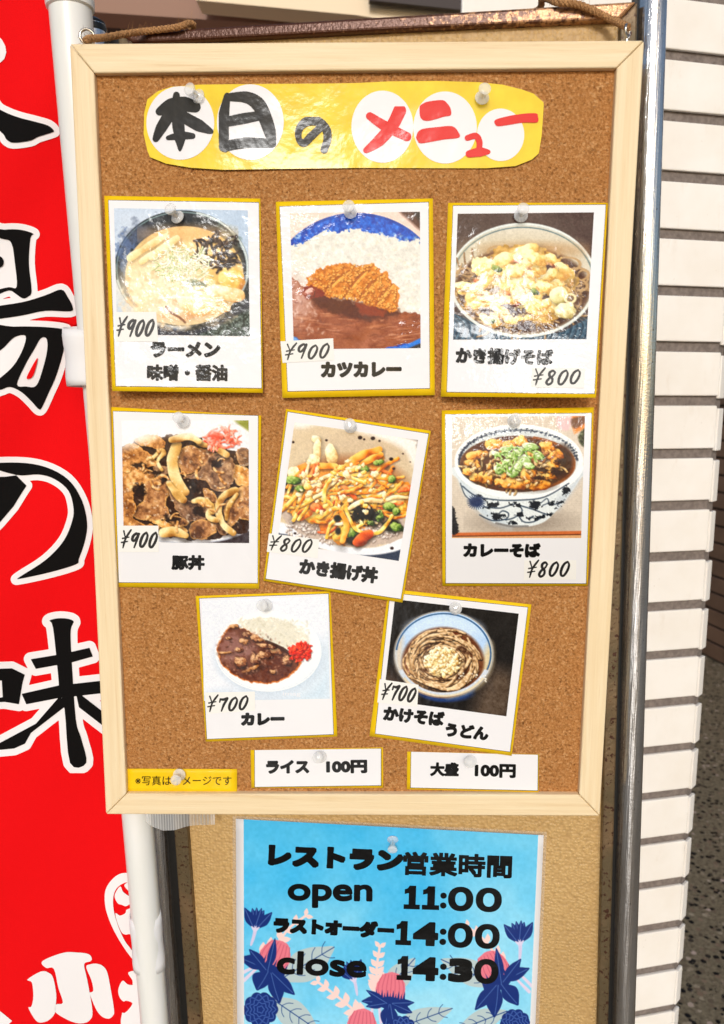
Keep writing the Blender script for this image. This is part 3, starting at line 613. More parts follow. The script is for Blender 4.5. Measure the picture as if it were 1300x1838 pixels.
def poster_print(quad, nx, ny):
    p = Print(quad, nx, ny, (92, 193, 240), 99); r = p.r      # drawn in photo pixels
    t = np.clip((p.Y - 1480) / 360, 0, 1)
    k = np.clip((.18 + .75 * t + .6 * fbm(p.X, p.Y, 150, 5, 4)), 0, 1)[..., None]
    p.img = np.array([58, 184, 242.]) * (1 - k) + np.array([156, 226, 253.]) * k
    p.img += (9 * fbm(p.X, p.Y, 6, 8, 2))[..., None]
    NV, PK, PL, GY, BL = (22, 48, 122), (232, 124, 142), (250, 216, 212), (184, 204, 208), (38, 76, 140)

    def leaf(x0, y0, x1, y1, w, col=NV, vein=(92, 130, 198), lean=0.0):
        p.area(petal_pts(x0, y0, x1, y1, w, lean), col)
        if vein is not None:
            p.line([(x0, y0), ((x0 + x1) / 2 + lean * w * .3, (y0 + y1) / 2), (x0 * .1 + x1 * .9, y0 * .1 + y1 * .9)], .55, vein, .8)

    def grey_leaf(x0, y0, x1, y1, w):
        p.area(petal_pts(x0, y0, x1, y1, w), GY)
        p.line([(x0, y0), (x1, y1)], .9, BL)
        dx, dy = x1 - x0, y1 - y0; L = math.hypot(dx, dy); ux, uy = dx / L, dy / L
        for q in (.25, .42, .6, .78):
            for s in (1, -1):
                bx, by = x0 + dx * q, y0 + dy * q; m = w * .62
                p.line([(bx, by), (bx + ux * m * .4 - uy * s * m * .6, by + uy * m * .4 + ux * s * m * .6), (bx + ux * m * .9 - uy * s * m * .9, by + uy * m * .9 + ux * s * m * .9)], .7, BL, .9)

    def sprig(pts, n, s):
        q = spline(pts, False, 10); p.line(pts, 2.2, PL)
        for i in range(n):
            f = i / (n - 1); j = int(f * (len(q) - 2)); x, y = q[j]; dx, dy = q[j + 1] - q[j]; a = math.atan2(dy, dx); m = s * (1.1 - .45 * f)
            for sg in (1, -1):
                b = a + sg * .75; p.area(petal_pts(x, y, x + 1.7 * m * math.cos(b), y + 1.7 * m * math.sin(b), m * .48), PL)

    def tulip(x, y, s, a):
        c, d = math.cos(a), math.sin(a)
        T = lambda u, v: (x + s * (u * c - v * d), y + s * (u * d + v * c))
        p.area([T(-.14, .2), T(.14, .2), T(.12, .9), T(-.02, 1.6), T(-.16, 1.6), T(-.1, .8)], (214, 206, 238))
        for u0, v0, u1, v1, w in [(0, .25, -.42, -.9, .26), (0, .25, .42, -.9, .26), (0, .3, -.12, -1.0, .24), (0, .3, .22, -1.02, .24), (-.1, .45, -.95, -.85, .34), (.1, .45, .98, -.85, .34)]:
            leaf(*T(u0, v0), *T(u1, v1), w * s)
        p.area([T(-.3, .32), T(0, .42), T(.3, .3), T(.12, .62), T(-.1, .62)], (222, 214, 242))

    def bloom(x, y, s, a, leaves):
        c, d = math.cos(a), math.sin(a)
        T = lambda u, v: (x + s * (u * c - v * d), y + s * (u * d + v * c))
        p.area([T(-.5, 0), T(-.62, -.5), T(-.4, -1.0), T(-.14, -1.14), T(.1, -1.16), T(.36, -1.04), T(.58, -.6), T(.52, 0), T(0, .2)], PK, rough=.6, rs=5)
        for k in range(7):
            u = -.5 + k / 6.0; p.line([T(u * .8, 0), T(u * 1.05, -.5), T(u * .75, -1.05)], .7, (204, 88, 112), .8)
        for k in range(11):
            u = -.55 + 1.1 * k / 10; p.area([T(u - .09, .12), T(u * 1.05, -.42 + .12 * (k % 2)), T(u + .09, .12)], NV, curve=False)
        p.oval(x, y + .1 * s, .5 * s, .26 * s, NV, a)
        for u, v, w, ln in leaves:
            leaf(*T(u * .12, .1 + .05 * abs(v)), *T(u, v), w * s * 1.1, lean=ln)

    def peony(x, y, s):
        p.oval(x, y, s, s * .95, NV, rough=s * .09, rs=s * .4)
        for k in range(10):
            a = k / 10 * 6.28; p.oval(x + s * .72 * math.cos(a), y + s * .72 * math.sin(a), s * .34, s * .34, NV)
        for q, m in ((.82, 11), (.6, 9), (.4, 7), (.2, 5)):
            pts = [(x + s * q * (1 + .12 * math.cos(m * b)) * math.cos(b), y + s * q * (1 + .12 * math.cos(m * b)) * math.sin(b)) for b in np.linspace(0, 6.28, m * 4)]
            p.line(pts, .8, (72, 106, 182), .9)

    sprig([(470, 1715), (500, 1690), (520, 1665), (550, 1643)], 6, 13)
    sprig([(680, 1780), (676, 1745), (682, 1698)], 7, 13)
    sprig([(650, 1825), (610, 1792), (570, 1762)], 6, 14)
    sprig([(900, 1730), (872, 1690), (838, 1662)], 5, 12)
    grey_leaf(500, 1760, 600, 1700, 30); grey_leaf(484, 1790, 572, 1850, 26); grey_leaf(690, 1780, 745, 1720, 22); grey_leaf(895, 1770, 792, 1722, 24)
    grey_leaf(700, 1850, 812, 1810, 22); grey_leaf(910, 1815, 820, 1850, 20)
    for a, b in (((438, 1760), (490, 1710)), ((438, 1745), (470, 1728)), ((950, 1780), (930, 1760)), ((955, 1770), (930, 1745)), ((668, 1835), (668, 1800)), ((684, 1835), (680, 1800))):
        p.line([a, b], [3, 2], (226, 214, 240))
    tulip(460, 1655, 26, .16); tulip(932, 1680, 27, -.08); tulip(632, 1748, 24, -.3)
    side = [(-.95, .1, .2, 0), (-1.15, -.35, .18, 0), (-.55, -1.0, .16, 0)]
    bloom(485, 1738, 46, .42, [(-1.25, .1, .26, .2), (-1.05, -.35, .2, 0), (-.3, -1.15, .16, .1), (-.12, 1.0, .34, .2), (.9, 1.1, .3, -.2), (1.3, .55, .24, 0)])
    bloom(700, 1796, 44, .08, [(-1.15, .12, .2, .2), (-.95, .32, .16, 0), (-1.0, -.35, .14, 0), (-.1, 1.1, .26, 0), (.95, .42, .2, 0), (1.0, 0, .16, 0), (.3, 1.2, .22, 0)])
    bloom(895, 1760, 48, -.42, [(1.25, .05, .22, -.2), (1.1, -.4, .2, 0), (.42, -1.15, .16, 0), (.3, 1.15, .3, -.2), (-.7, 1.2, .3, .2), (-1.25, .65, .24, 0)])
    peony(468, 1812, 30); peony(925, 1838, 26); peony(722, 1848, 24)
    bloom(648, 1862, 44, .1, [(1.0, .1, .2, 0)])
    p.img = np.clip(p.img, 0, 255)
    return p
# ---------------------------------------------------------------- where things stand
class Plane:
    """a flat sheet in the place; at() finds the point of it seen at given photo pixels"""
    def __init__(s, p, n):
        s.p = np.array(p, float); s.n = np.array(n, float) / np.linalg.norm(n)

    def at(s, px, py):
        px = np.asarray(px, float); py = np.asarray(py, float)
        d = np.stack([(px - CX) / F_PX, -(py - CY) / F_PX, -np.ones(px.shape)], -1) @ CAM_R.T
        t = ((s.p - CAM_P) @ s.n) / (d @ s.n)
        return CAM_P + d * t[..., None]


def facing(y):
    return Plane((0, y, 0), (0, -1, 0))


FRONT = facing(0.0)                      # face of the board's frame
CORK = facing(0.006)                     # face of the cork
PA = math.radians(6.5)
_e = FRONT.at(1160., 800.)
PANEL = Plane((_e[0], 0.034, 0), (-math.sin(PA), -math.cos(PA), 0))   # the partition: its left end is farther away


def off(pl, d):
    return Plane(pl.p + pl.n * d, pl.n)


# ---------------------------------------------------------------- objects
def tag(o, label=None, cat=None, group=None, kind=None):
    for k, v in (('label', label), ('category', cat), ('group', group), ('kind', kind)):
        if v:
            o[k] = v
    return o


def empty(name, loc, label, cat, group=None):
    o = bpy.data.objects.new(name, None); COL.objects.link(o); o.location = Vector(loc); o.empty_display_size = .02
    return tag(o, label, cat, group)


def origin_of(o):
    v = Vector((0, 0, 0))
    while o is not None:
        v = v + o.location; o = o.parent
    return v


def mesh(name, verts, faces, mats, parent=None, smooth=False, fm=None, cols=None, loc=None):
    """links one mesh; verts are in the world's coordinates, the object's origin its parent's (or loc)"""
    verts = np.asarray(verts, float)
    base = origin_of(parent) if parent is not None else Vector(loc if loc is not None else verts.mean(0))
    me = bpy.data.meshes.new(name)
    me.from_pydata([tuple(v) for v in (verts - np.array(base))], [], [tuple(int(i) for i in f) for f in faces])
    for m in (mats if isinstance(mats, (list, tuple)) else [mats]):
        me.materials.append(m)
    if fm is not None:
        me.polygons.foreach_set('material_index', np.asarray(fm, np.int32))
    if smooth:
        me.polygons.foreach_set('use_smooth', np.ones(len(me.polygons), bool))
    if cols is not None:
        a = me.color_attributes.new('ink', 'FLOAT_COLOR', 'POINT')
        a.data.foreach_set('color', np.concatenate([cols, np.ones((len(cols), 1))], 1).astype(np.float32).ravel())
    me.update()
    o = bpy.data.objects.new(name, me); COL.objects.link(o)
    if parent is not None:
        o.parent = parent
    else:
        o.location = base
    return o


def bevel(o, w, seg=2, ang=35):
    m = o.modifiers.new('bevel', 'BEVEL'); m.width = w; m.segments = seg; m.limit_method = 'ANGLE'; m.angle_limit = math.radians(ang)
    m.harden_normals = False
    return o


def grid_faces(nx, ny):
    i, j = np.meshgrid(np.arange(nx - 1), np.arange(ny - 1)); a = (j * nx + i).ravel()
    return np.stack([a, a + nx, a + nx + 1, a + 1], 1)


class MB:
    """several simple solids gathered into one mesh"""
    def __init__(s):
        s.v = []; s.f = []; s.m = []

    def add(s, v, f, m=0):
        b = len(s.v); s.v += [tuple(x) for x in v]; s.f += [[i + b for i in q] for q in f]; s.m += [m] * len(f)

    def box(s, o, ax, ay, az, m=0):
        o, ax, ay, az = (np.array(k, float) for k in (o, ax, ay, az))
        v = [o + ax * i + ay * j + az * k for k in (0, 1) for j in (0, 1) for i in (0, 1)]
        f = [(0, 2, 3, 1), (4, 5, 7, 6), (0, 1, 5, 4), (2, 6, 7, 3), (0, 4, 6, 2), (1, 3, 7, 5)]
        if np.dot(np.cross(ax, ay), az) < 0:
            f = [q[::-1] for q in f]
        s.add(v, f, m)

    def prism(s, pts, back, m=0):
        """a flat outline given thickness: pts is a ring of points, back the vector to its far side"""
        pts = np.array(pts, float); n = len(pts); q = pts + np.array(back, float)
        f = [list(range(n)), list(range(2 * n - 1, n - 1, -1))] + [[i, i + n, (i + 1) % n + n, (i + 1) % n] for i in range(n)]
        nv = np.cross(pts[1] - pts[0], pts[2] - pts[1])
        if np.dot(nv, back) > 0:
            f = [k[::-1] for k in f]
        s.add(np.concatenate([pts, q]), f, m)

    def tube(s, path, radii, n=20, m=0, caps=True, closed=False):
        path = [np.array(p, float) for p in path]; k = len(path); rings = []
        radii = [radii] * k if np.ndim(radii) == 0 else radii
        ref = None
        for i in range(k):
            a = path[i - 1] if (i or closed) else path[i]; b = path[(i + 1) % k] if (i < k - 1 or closed) else path[i]
            t = (b - a) / np.linalg.norm(b - a)
            if ref is None:
                ref = np.cross(t, (0, 0, 1.0)) if abs(t[2]) < .9 else np.cross(t, (0, 1.0, 0))
            ref = ref - t * np.dot(ref, t); ref /= np.linalg.norm(ref); w = np.cross(t, ref)
            rings.append([path[i] + radii[i] * (math.cos(h) * ref + math.sin(h) * w) for h in np.linspace(0, 2 * math.pi, n, endpoint=False)])
        v = [p for r_ in rings for p in r_]; f = []
        for i in range(k if closed else k - 1):
            for j in range(n):
                i2 = (i + 1) % k
                f.append((i * n + j, i * n + (j + 1) % n, i2 * n + (j + 1) % n, i2 * n + j))
        if caps and not closed:
            f.append(tuple(range(n - 1, -1, -1))); f.append(tuple((k - 1) * n + j for j in range(n)))
        s.add(v, f, m)

    def build(s, name, mats, parent=None, smooth=False, loc=None):
        o = mesh(name, s.v, s.f, mats, parent, smooth, s.m, loc=loc)
        if smooth:
            o.data.set_sharp_from_angle(angle=math.radians(40))
        return o


# ---------------------------------------------------------------- materials
def s2l(c):
    c = np.asarray(c, float) / 255.0
    return np.where(c <= .04045, c / 12.92, ((c + .055) / 1.055) ** 2.4)


def rgba(c):
    return tuple(float(x) for x in s2l(c)) + (1.0,)


class Mat:
    def __init__(s, name, color=(200, 200, 200), rough=.5, **kw):
        s.m = bpy.data.materials.new(name); s.m.use_nodes = True
        s.n = s.m.node_tree.nodes; s.l = s.m.node_tree.links; s.b = s.n['Principled BSDF']
        s.b.inputs['Base Color'].default_value = rgba(color); s.b.inputs['Roughness'].default_value = rough
        for k, v in kw.items():
            s.b.inputs[k.replace('_', ' ').title().replace('Ior', 'IOR')].default_value = v

    def node(s, t, **kw):
        x = s.n.new('ShaderNode' + t)
        for k, v in kw.items():
            setattr(x, k, v)
        return x

    def link(s, a, b):
        s.l.new(a, b)

    def pos(s, scale=(1, 1, 1), rot=(0, 0, 0)):
        g = s.node('NewGeometry'); m = s.node('Mapping'); m.inputs['Scale'].default_value = scale; m.inputs['Rotation'].default_value = rot
        s.link(g.outputs['Position'], m.inputs['Vector']); return m.outputs[0]

    def noise(s, vec, scale, detail=3, rough=.55, dist=0.0):
        x = s.node('TexNoise'); x.inputs['Scale'].default_value = scale; x.inputs['Detail'].default_value = detail
        x.inputs['Roughness'].default_value = rough; x.inputs['Distortion'].default_value = dist
        s.link(vec, x.inputs['Vector']); return x.outputs['Fac']

    def voronoi(s, vec, scale, feature='F1', out='Distance', rand=1.0):
        x = s.node('TexVoronoi', feature=feature); x.inputs['Scale'].default_value = scale; x.inputs['Randomness'].default_value = rand
        s.link(vec, x.inputs['Vector']); return x.outputs[out]

    def ramp(s, fac, stops, lin=False):
        x = s.node('ValToRGB'); e = x.color_ramp.elements
        while len(e) < len(stops):
            e.new(.5)
        for k, (p, c) in zip(e, stops):
            k.position = p; k.color = rgba(c) if np.ndim(c) else (c, c, c, 1)
        s.link(fac, x.inputs[0]); return x.outputs[0]

    def mix(s, fac, a, b, mode='MIX'):
        x = s.node('Mix', data_type='RGBA', blend_type=mode)
        for v, i in ((fac, 0), (a, 6), (b, 7)):
            if isinstance(v, (int, float)):
                x.inputs[i].default_value = v if i == 0 else (v, v, v, 1)
            elif isinstance(v, tuple):
                x.inputs[i].default_value = rgba(v)
            else:
                s.link(v, x.inputs[i])
        return x.outputs[2]

    def math(s, op, a, b=0.0):
        x = s.node('Math', operation=op)
        for v, i in ((a, 0), (b, 1)):
            if isinstance(v, (int, float)):
                x.inputs[i].default_value = v
            else:
                s.link(v, x.inputs[i])
        return x.outputs[0]

    def color(s, out):
        s.link(out, s.b.inputs['Base Color']); return s

    def bump(s, height, dist, strength=1.0, into=('Normal',), prev=None):
        x = s.node('Bump'); x.inputs['Distance'].default_value = dist; x.inputs['Strength'].default_value = strength
        s.link(height, x.inputs['Height'])
        if prev is not None:
            s.link(prev, x.inputs['Normal'])
        for k in into:
            s.link(x.outputs[0], s.b.inputs[k])
        return x.outputs[0]


def laminate(name, color=None, rough=.5, wave=1.0, seed=0.0, vary=0.0, spots=(), gloss=.07):
    """ink or paper under a sheet of clear plastic film that has wavy and crinkled patches"""
    m = Mat(name, color if color is not None else (255, 255, 255), rough)
    if color is None:
        a = m.node('Attribute', attribute_name='ink'); m.color(a.outputs['Color'])
    elif vary:
        v = m.pos(); c = m.noise(v, 60, 3)
        m.color(m.mix(c, tuple(max(0, x - vary) for x in color), tuple(min(255, x + vary * .6) for x in color)))
    m.b.inputs['Specular IOR Level'].default_value = .08
    m.b.inputs['Coat Weight'].default_value = .5; m.b.inputs['Coat Roughness'].default_value = gloss; m.b.inputs['Coat IOR'].default_value = 1.42
    g = m.node('NewGeometry'); mp = m.node('Mapping'); mp.inputs['Location'].default_value = (seed, 0, seed * .37)
    m.link(g.outputs['Position'], mp.inputs['Vector']); v = mp.outputs[0]
    big = m.noise(v, 16, 2); mid = m.noise(v, 70, 2); fine = m.noise(v, 330, 2)
    patch = m.ramp(m.noise(v, 19, 2), [(.40, 0.12), (.62, 1.0)])
    gain = m.math('MULTIPLY', patch, .55)
    for c, rad, k in spots:                       # where the film has been crumpled most
        dn = m.node('VectorMath', operation='DISTANCE'); m.link(g.outputs['Position'], dn.inputs[0]); dn.inputs[1].default_value = tuple(c)
        wob = m.math('ADD', dn.outputs['Value'], m.math('MULTIPLY', m.math('SUBTRACT', m.noise(v, 45, 3), .5), rad * 1.3))
        mr = m.node('MapRange', interpolation_type='SMOOTHSTEP'); m.link(wob, mr.inputs[0])
        for i_, x_ in ((1, rad * .75), (2, rad * 1.5), (3, k), (4, 0.0)):
            mr.inputs[i_].default_value = x_
        gain = m.math('ADD', gain, mr.outputs[0])
    h = m.math('ADD', m.math('MULTIPLY', big, 2.4e-3 * wave), m.math('MULTIPLY', mid, 4.5e-4 * wave))
    h = m.math('ADD', h, m.math('MULTIPLY', m.math('MULTIPLY', mid, gain), 5e-4 * wave))
    h = m.math('ADD', h, m.math('MULTIPLY', m.math('MULTIPLY', fine, gain), 3.0e-4 * wave))
    m.bump(h, 1.0, 1.0, ('Coat Normal',))
    return m.m


def simple(name, color, rough=.5, **kw):
    return Mat(name, color, rough, **kw).m




def film_set(wave=.8, seed=0.0, spots=(), gloss=.07):
    k = dict(wave=wave, seed=seed, spots=spots, gloss=gloss)
    return dict(ink=laminate('black_print', (7, 7, 8), **k), paper=laminate('white_print_paper', (240, 240, 243), **k), yellow=laminate('yellow_card', (252, 206, 22), vary=16, **k),
                line=laminate('dark_print_line', (44, 42, 30), **k), photo=laminate('photo_print', **k))


FS = film_set()
M_INK, M_PAPER, M_YELLOW, M_HAIRLINE, M_PRINT = (FS[k] for k in ('ink', 'paper', 'yellow', 'line', 'photo'))
M_LABEL = simple('plain_label_paper', (244, 243, 238), .75)
M_MARKER = simple('brush_marker_ink', (14, 11, 12), .5)

# ---------------------------------------------------------------- outlines -> flat meshes
_TXT = bpy.data.curves.new('outline_source', 'FONT')


def glyph_triangles(body):
    _TXT.body = body
    o = bpy.data.objects.new('outline_source', _TXT); me = o.to_mesh()
    me.calc_loop_triangles()
    v = np.array([x.co[:2] for x in me.vertices]); t = np.array([x.vertices[:] for x in me.loop_triangles])
    o.to_mesh_clear(); bpy.data.objects.remove(o)
    key = {}; idx = []
    for p in np.round(v, 5):
        idx.append(key.setdefault(tuple(p), len(key)))
    idx = np.array(idx); u = np.zeros((len(key), 2)); u[idx] = v
    return u, idx[t]


def text_field(body, w, h, grow, res, sharp=False):
    """signed distance to lettering fitted into a w by h box (photo pixels), strokes thickened by grow"""
    v, t = glyph_triangles(body)
    lo, hi = v.min(0), v.max(0)
    v = (v - lo) / (hi - lo) * np.array([w - 2 * grow, h - 2 * grow]) + grow
    pad = 1.0
    nx, ny = int((w + 2 * pad) * res) + 1, int((h + 2 * pad) * res) + 1
    xs = np.linspace(-pad, w + pad, nx); ys = np.linspace(-pad, h + pad, ny)
    X, Y = np.meshgrid(xs, ys); ins = np.zeros(X.shape, bool)
    dist = np.full(X.shape, 50.0); edges = {}

    def win(a, b, m):
        i0, i1 = np.searchsorted(xs, [a[0] - m, b[0] + m]); j0, j1 = np.searchsorted(ys, [a[1] - m, b[1] + m])
        return slice(max(j0 - 1, 0), j1 + 1), slice(max(i0 - 1, 0), i1 + 1)
    for tri in t:
        p = v[tri]; s_ = win(p.min(0), p.max(0), 0); x, y = X[s_], Y[s_]; k = None
        ar = (p[1, 0] - p[0, 0]) * (p[2, 1] - p[0, 1]) - (p[1, 1] - p[0, 1]) * (p[2, 0] - p[0, 0]); sg = 1 if ar > 0 else -1
        for i in range(3):
            a, b = p[i], p[(i + 1) % 3]
            c = sg * ((b[0] - a[0]) * (y - a[1]) - (b[1] - a[1]) * (x - a[0])) >= -1e-9
            k = c if k is None else k & c
            e = (min(tri[i], tri[(i + 1) % 3]), max(tri[i], tri[(i + 1) % 3])); edges[e] = edges.get(e, 0) + 1
        ins[s_] |= k
    m = grow + 2.0
    for (a, b), n in edges.items():
        if n == 1:
            p, q = v[a], v[b]; s_ = win(np.minimum(p, q), np.maximum(p, q), m)
            if sharp:            # square-cornered growth, as in a heavy poster face
                e = q - p; wx, wy = X[s_] - p[0], Y[s_] - p[1]; tt = np.clip((wx * e[0] + wy * e[1]) / max(e @ e, 1e-9), 0, 1)
                dd = (np.abs(wx - e[0] * tt) ** 5 + np.abs(wy - e[1] * tt) ** 5) ** .2
            else:
                dd = sd_stroke(X[s_], Y[s_], [p, q], 0.0)
            dist[s_] = np.minimum(dist[s_], dd)
    return X, Y, np.where(ins, -dist, dist) - grow


def contour_mesh(F):
    """marching squares: the region F < 0 of a sampled field as faces over (column, row) points"""
    ny, nx = F.shape; ins = F < 0
    pts = []; key = {}; faces = []

    def P(k, x, y):
        if k not in key:
            key[k] = len(pts); pts.append((x, y))
        return key[k]
    s_ = ins[:-1, :-1].astype(int) + ins[:-1, 1:] + ins[1:, 1:] + ins[1:, :-1]
    for j, i in zip(*np.nonzero(s_)):
        c = ((i, j), (i + 1, j), (i + 1, j + 1), (i, j + 1)); f = []
        for k in range(4):
            a, b = c[k], c[(k + 1) % 4]; fa, fb = F[a[1], a[0]], F[b[1], b[0]]
            if fa < 0:
                f.append(P(a, a[0], a[1]))
            if (fa < 0) != (fb < 0):
                q = fa / (fa - fb); e = (a, b) if a < b else (b, a)
                f.append(P(e, a[0] + (b[0] - a[0]) * q, a[1] + (b[1] - a[1]) * q))
        if len(f) > 2:
            faces.append(f)
    return np.array(pts, float).reshape(-1, 2), faces


class Sheet:
    """a printed sheet: photo pixels -> points of a plane, with the sheet's own gentle curl"""
    def __init__(s, plane, box, curl=None):
        s.pl = plane; s.box = box; s.curl = curl

    def at(s, px, py, lift):
        px = np.asarray(px, float); py = np.asarray(py, float)
        d = np.full(px.shape, lift)
        if s.curl is not None:
            x0, y0, x1, y1 = s.box
            d = d + s.curl((px - x0) / (x1 - x0), (py - y0) / (y1 - y0))
        ray = np.stack([(px - CX) / F_PX, -(py - CY) / F_PX, -np.ones(px.shape)], -1) @ CAM_R.T
        return CAM_P + ray * (((s.pl.p - CAM_P) @ s.pl.n + d) / (ray @ s.pl.n))[..., None]

    def quad(s, q, lift, nx=18, ny=18):
        H = homography([(0, 0), (1, 0), (1, 1), (0, 1)], q)
        u, v = np.meshgrid(np.linspace(0, 1, nx), np.linspace(0, 1, ny)); x, y = hmap(H, u, v)
        return s.at(x.ravel(), y.ravel(), lift), grid_faces(nx, ny)

    def shape(s, name, X, Y, F, lift, mat, parent):
        """X, Y photo pixels of the samples of F"""
        p, f = contour_mesh(F)
        if not len(p):
            return None
        i, j = p[:, 0], p[:, 1]; i0 = np.minimum(i.astype(int), F.shape[1] - 2); j0 = np.minimum(j.astype(int), F.shape[0] - 2); a, b = i - i0, j - j0
        L = lambda A: A[j0, i0] * (1 - a) * (1 - b) + A[j0, i0 + 1] * a * (1 - b) + A[j0 + 1, i0] * (1 - a) * b + A[j0 + 1, i0 + 1] * a * b
        v = s.at(L(X), L(Y), lift)
        o = mesh(name, v, f, mat, parent, True)
        flip_to(o, s.pl.n)
        return o

    def print_(s, name, pr, lift, mat, parent):
        v = s.at(pr.PX.ravel(), pr.PY.ravel(), lift)
        o = mesh(name, v, grid_faces(pr.nx, pr.ny), mat, parent, True, cols=s2l(np.clip(pr.img, 0, 255)).reshape(-1, 3))
        flip_to(o, s.pl.n); return o


def flip_to(o, n):
    me = o.data
    if len(me.polygons) and me.polygons[len(me.polygons) // 2].normal.dot(Vector(n)) < 0:
        me.flip_normals()


def fields(sds):
    F = sds[0]
    for k in sds[1:]:
        F = np.minimum(F, k)
    return F


def px_grid(x0, y0, x1, y1, res):
    return np.meshgrid(np.linspace(x0, x1, int((x1 - x0) * res) + 2), np.linspace(y0, y1, int((y1 - y0) * res) + 2))


def lettering(sheet, body, xl, yl, xr, yr, h, lift, parent, grow=1.6, mat=None, res=1.7, name='lettering', shear=0.0, sharp=False):
    """words between the middle left point and the middle right point, h pixels tall"""
    w = math.hypot(xr - xl, yr - yl); c, s_ = (xr - xl) / w, (yr - yl) / w
    X, Y, F = text_field(body, w, h, grow, res, sharp)
    dy = h / 2 - Y; x = X + shear * (Y - h / 2)
    return sheet.shape(name, xl + x * c - dy * s_, yl + x * s_ + dy * c, F, lift, mat or M_INK, parent)


def strokes(sheet, name, items, lift, mat, parent, res=2.0):
    """hand-made marks: ('s', points, widths) a brush stroke, ('p', points) a smooth outline, ('h', points) a hard outline"""
    P = np.concatenate([np.array(i[1], float) for i in items]); m = 8
    X, Y = px_grid(P[:, 0].min() - m, P[:, 1].min() - m, P[:, 0].max() + m, P[:, 1].max() + m, res)
    fs = []
    for i in items:
        if i[0] == 's':
            q = np.array(i[1], float)
            fs.append(sd_stroke(X, Y, spline(q, False, 6) if len(q) > 2 else q, i[2]))
        else:
            fs.append(sd_poly(X, Y, spline(i[1]) if i[0] == 'p' else i[1]))
    return sheet.shape(name, X, Y, fields(fs), lift, mat, parent)


def crop(x0, y0, s):
    """points read off an enlarged crop of the photo -> photo pixels"""
    def f(pts):
        return [(x0 + a * s, y0 + b * s) for a, b in pts]
    return f

# ================================================================ THE SETTING
# ---- terrazzo ground
m = Mat('terrazzo', (110, 98, 80), .35)
v = m.pos()
base = m.ramp(m.noise(v, 90, 4), [(.3, (104, 90, 70)), (.7, (156, 142, 114))])
d1 = m.voronoi(v, 50); k1 = m.voronoi(v, 50, out='Color')
chip = m.ramp(m.math('ADD', d1, m.math('MULTIPLY', m.noise(v, 120, 2), .35)), [(.55, 1.0), (.58, 0.0)])
tone = m.ramp(k1, [(.42, (14, 13, 12)), (.46, (50, 44, 38)), (.54, (120, 104, 84)), (.66, (140, 116, 94)), (.78, (176, 160, 134)), (.9, (206, 180, 164))])
c1 = m.mix(chip, base, tone)
d2 = m.voronoi(v, 130); k2 = m.voronoi(v, 130, out='Color')
chip2 = m.ramp(m.math('ADD', d2, m.math('MULTIPLY', m.noise(v, 300, 2), .3)), [(.36, 1.0), (.40, 0.0)])
tone2 = m.ramp(k2, [(.38, (20, 18, 16)), (.48, (100, 88, 70)), (.7, (160, 144, 120)), (.85, (190, 166, 148))])
m.color(m.mix(m.math('MULTIPLY', chip2, .75), c1, tone2))
gm = MB(); gm.add([(-60, -60, 0), (60, -60, 0), (60, 60, 0), (-60, 60, 0)], [(0, 1, 2, 3)])
tag(gm.build('ground', m.m), kind='structure')

# ---- cream tiled pillar on the right
Rh = CAM_R[:, 0].copy(); Rh[2] = 0; Rh /= np.linalg.norm(Rh); Fh = np.cross((0, 0, 1.0), Rh)
TA = math.radians(12.6)
TU = math.cos(TA) * Rh + math.sin(TA) * Fh                 # along the tiles, to the right
TN = np.cross(TU, (0, 0, 1.0)); TN = TN if TN @ Fh < 0 else -TN   # out of the wall, towards the street
corner = CAM_P + Fh * 1.13 + Rh * 1.13 * ((1267 - 650) / F_PX + 0.011)
corner[2] = 0.0
TILE = Plane(corner, TN)
PITCH, JOINT, TTH = 0.0752, 0.0138, 0.006
z_ref = float(TILE.at(1180., 621.)[2])
left_w = float((TILE.at(830., 0.) - corner) @ TU)
W_ = -left_w
t = Mat('cream_glazed_tile', (248, 243, 234), .42)
v = t.pos(); tc = t.mix(t.ramp(t.noise(v, 14, 4), [(.35, 0.), (.7, 1.)]), (250, 246, 240), (244, 238, 229)); tc = t.mix(t.ramp(t.noise(t.pos((1, 1, .35)), 34, 5, .7), [(.6, 0.), (.8, .5)]), tc, (226, 214, 198)); t.color(t.mix(t.ramp(t.noise(v, 150, 3, .6), [(.72, 0.), (.76, .5)]), tc, (196, 180, 164)))
t.b.inputs['Specular IOR Level'].default_value = .3
t.bump(t.noise(v, 60, 3), .0004)
gr = Mat('grey_mortar', (124, 114, 108), .95); v = gr.pos(); gr.color(gr.ramp(gr.noise(v, 160, 4), [(.3, (106, 96, 90)), (.7, (138, 127, 120))])); gr.bump(gr.noise(v, 400, 3), .0006)
pillar = empty('tiled_pillar', tuple(corner[:2]) + (0,), 'cream tiled pillar with grey joints right of the chrome post', 'pillar')
u2 = math.cos(math.radians(33)) * TU - math.sin(math.radians(33)) * TN
core = MB()
o0 = corner - TU * W_ - TN * (TTH)
zv = np.array((0, 0, 1.0))
c0 = corner - TN * TTH
ring = [c0 - TU * W_, c0, c0 + u2 * .0195, c0 + u2 * .018 - TN * .30, c0 - TU * W_ * .35 - TN * .40]
core.prism([np.array((p[0], p[1], 0)) for p in ring], (0, 0, 3.0)); core.build('mortar_core', gr.m, pillar)
tl = MB(); ct = MB()
n2 = np.cross(u2, zv); n2 = n2 if n2 @ TN > 0 else -n2
k0 = int(z_ref / PITCH); zz = z_ref - k0 * PITCH
rr = random.Random(5)
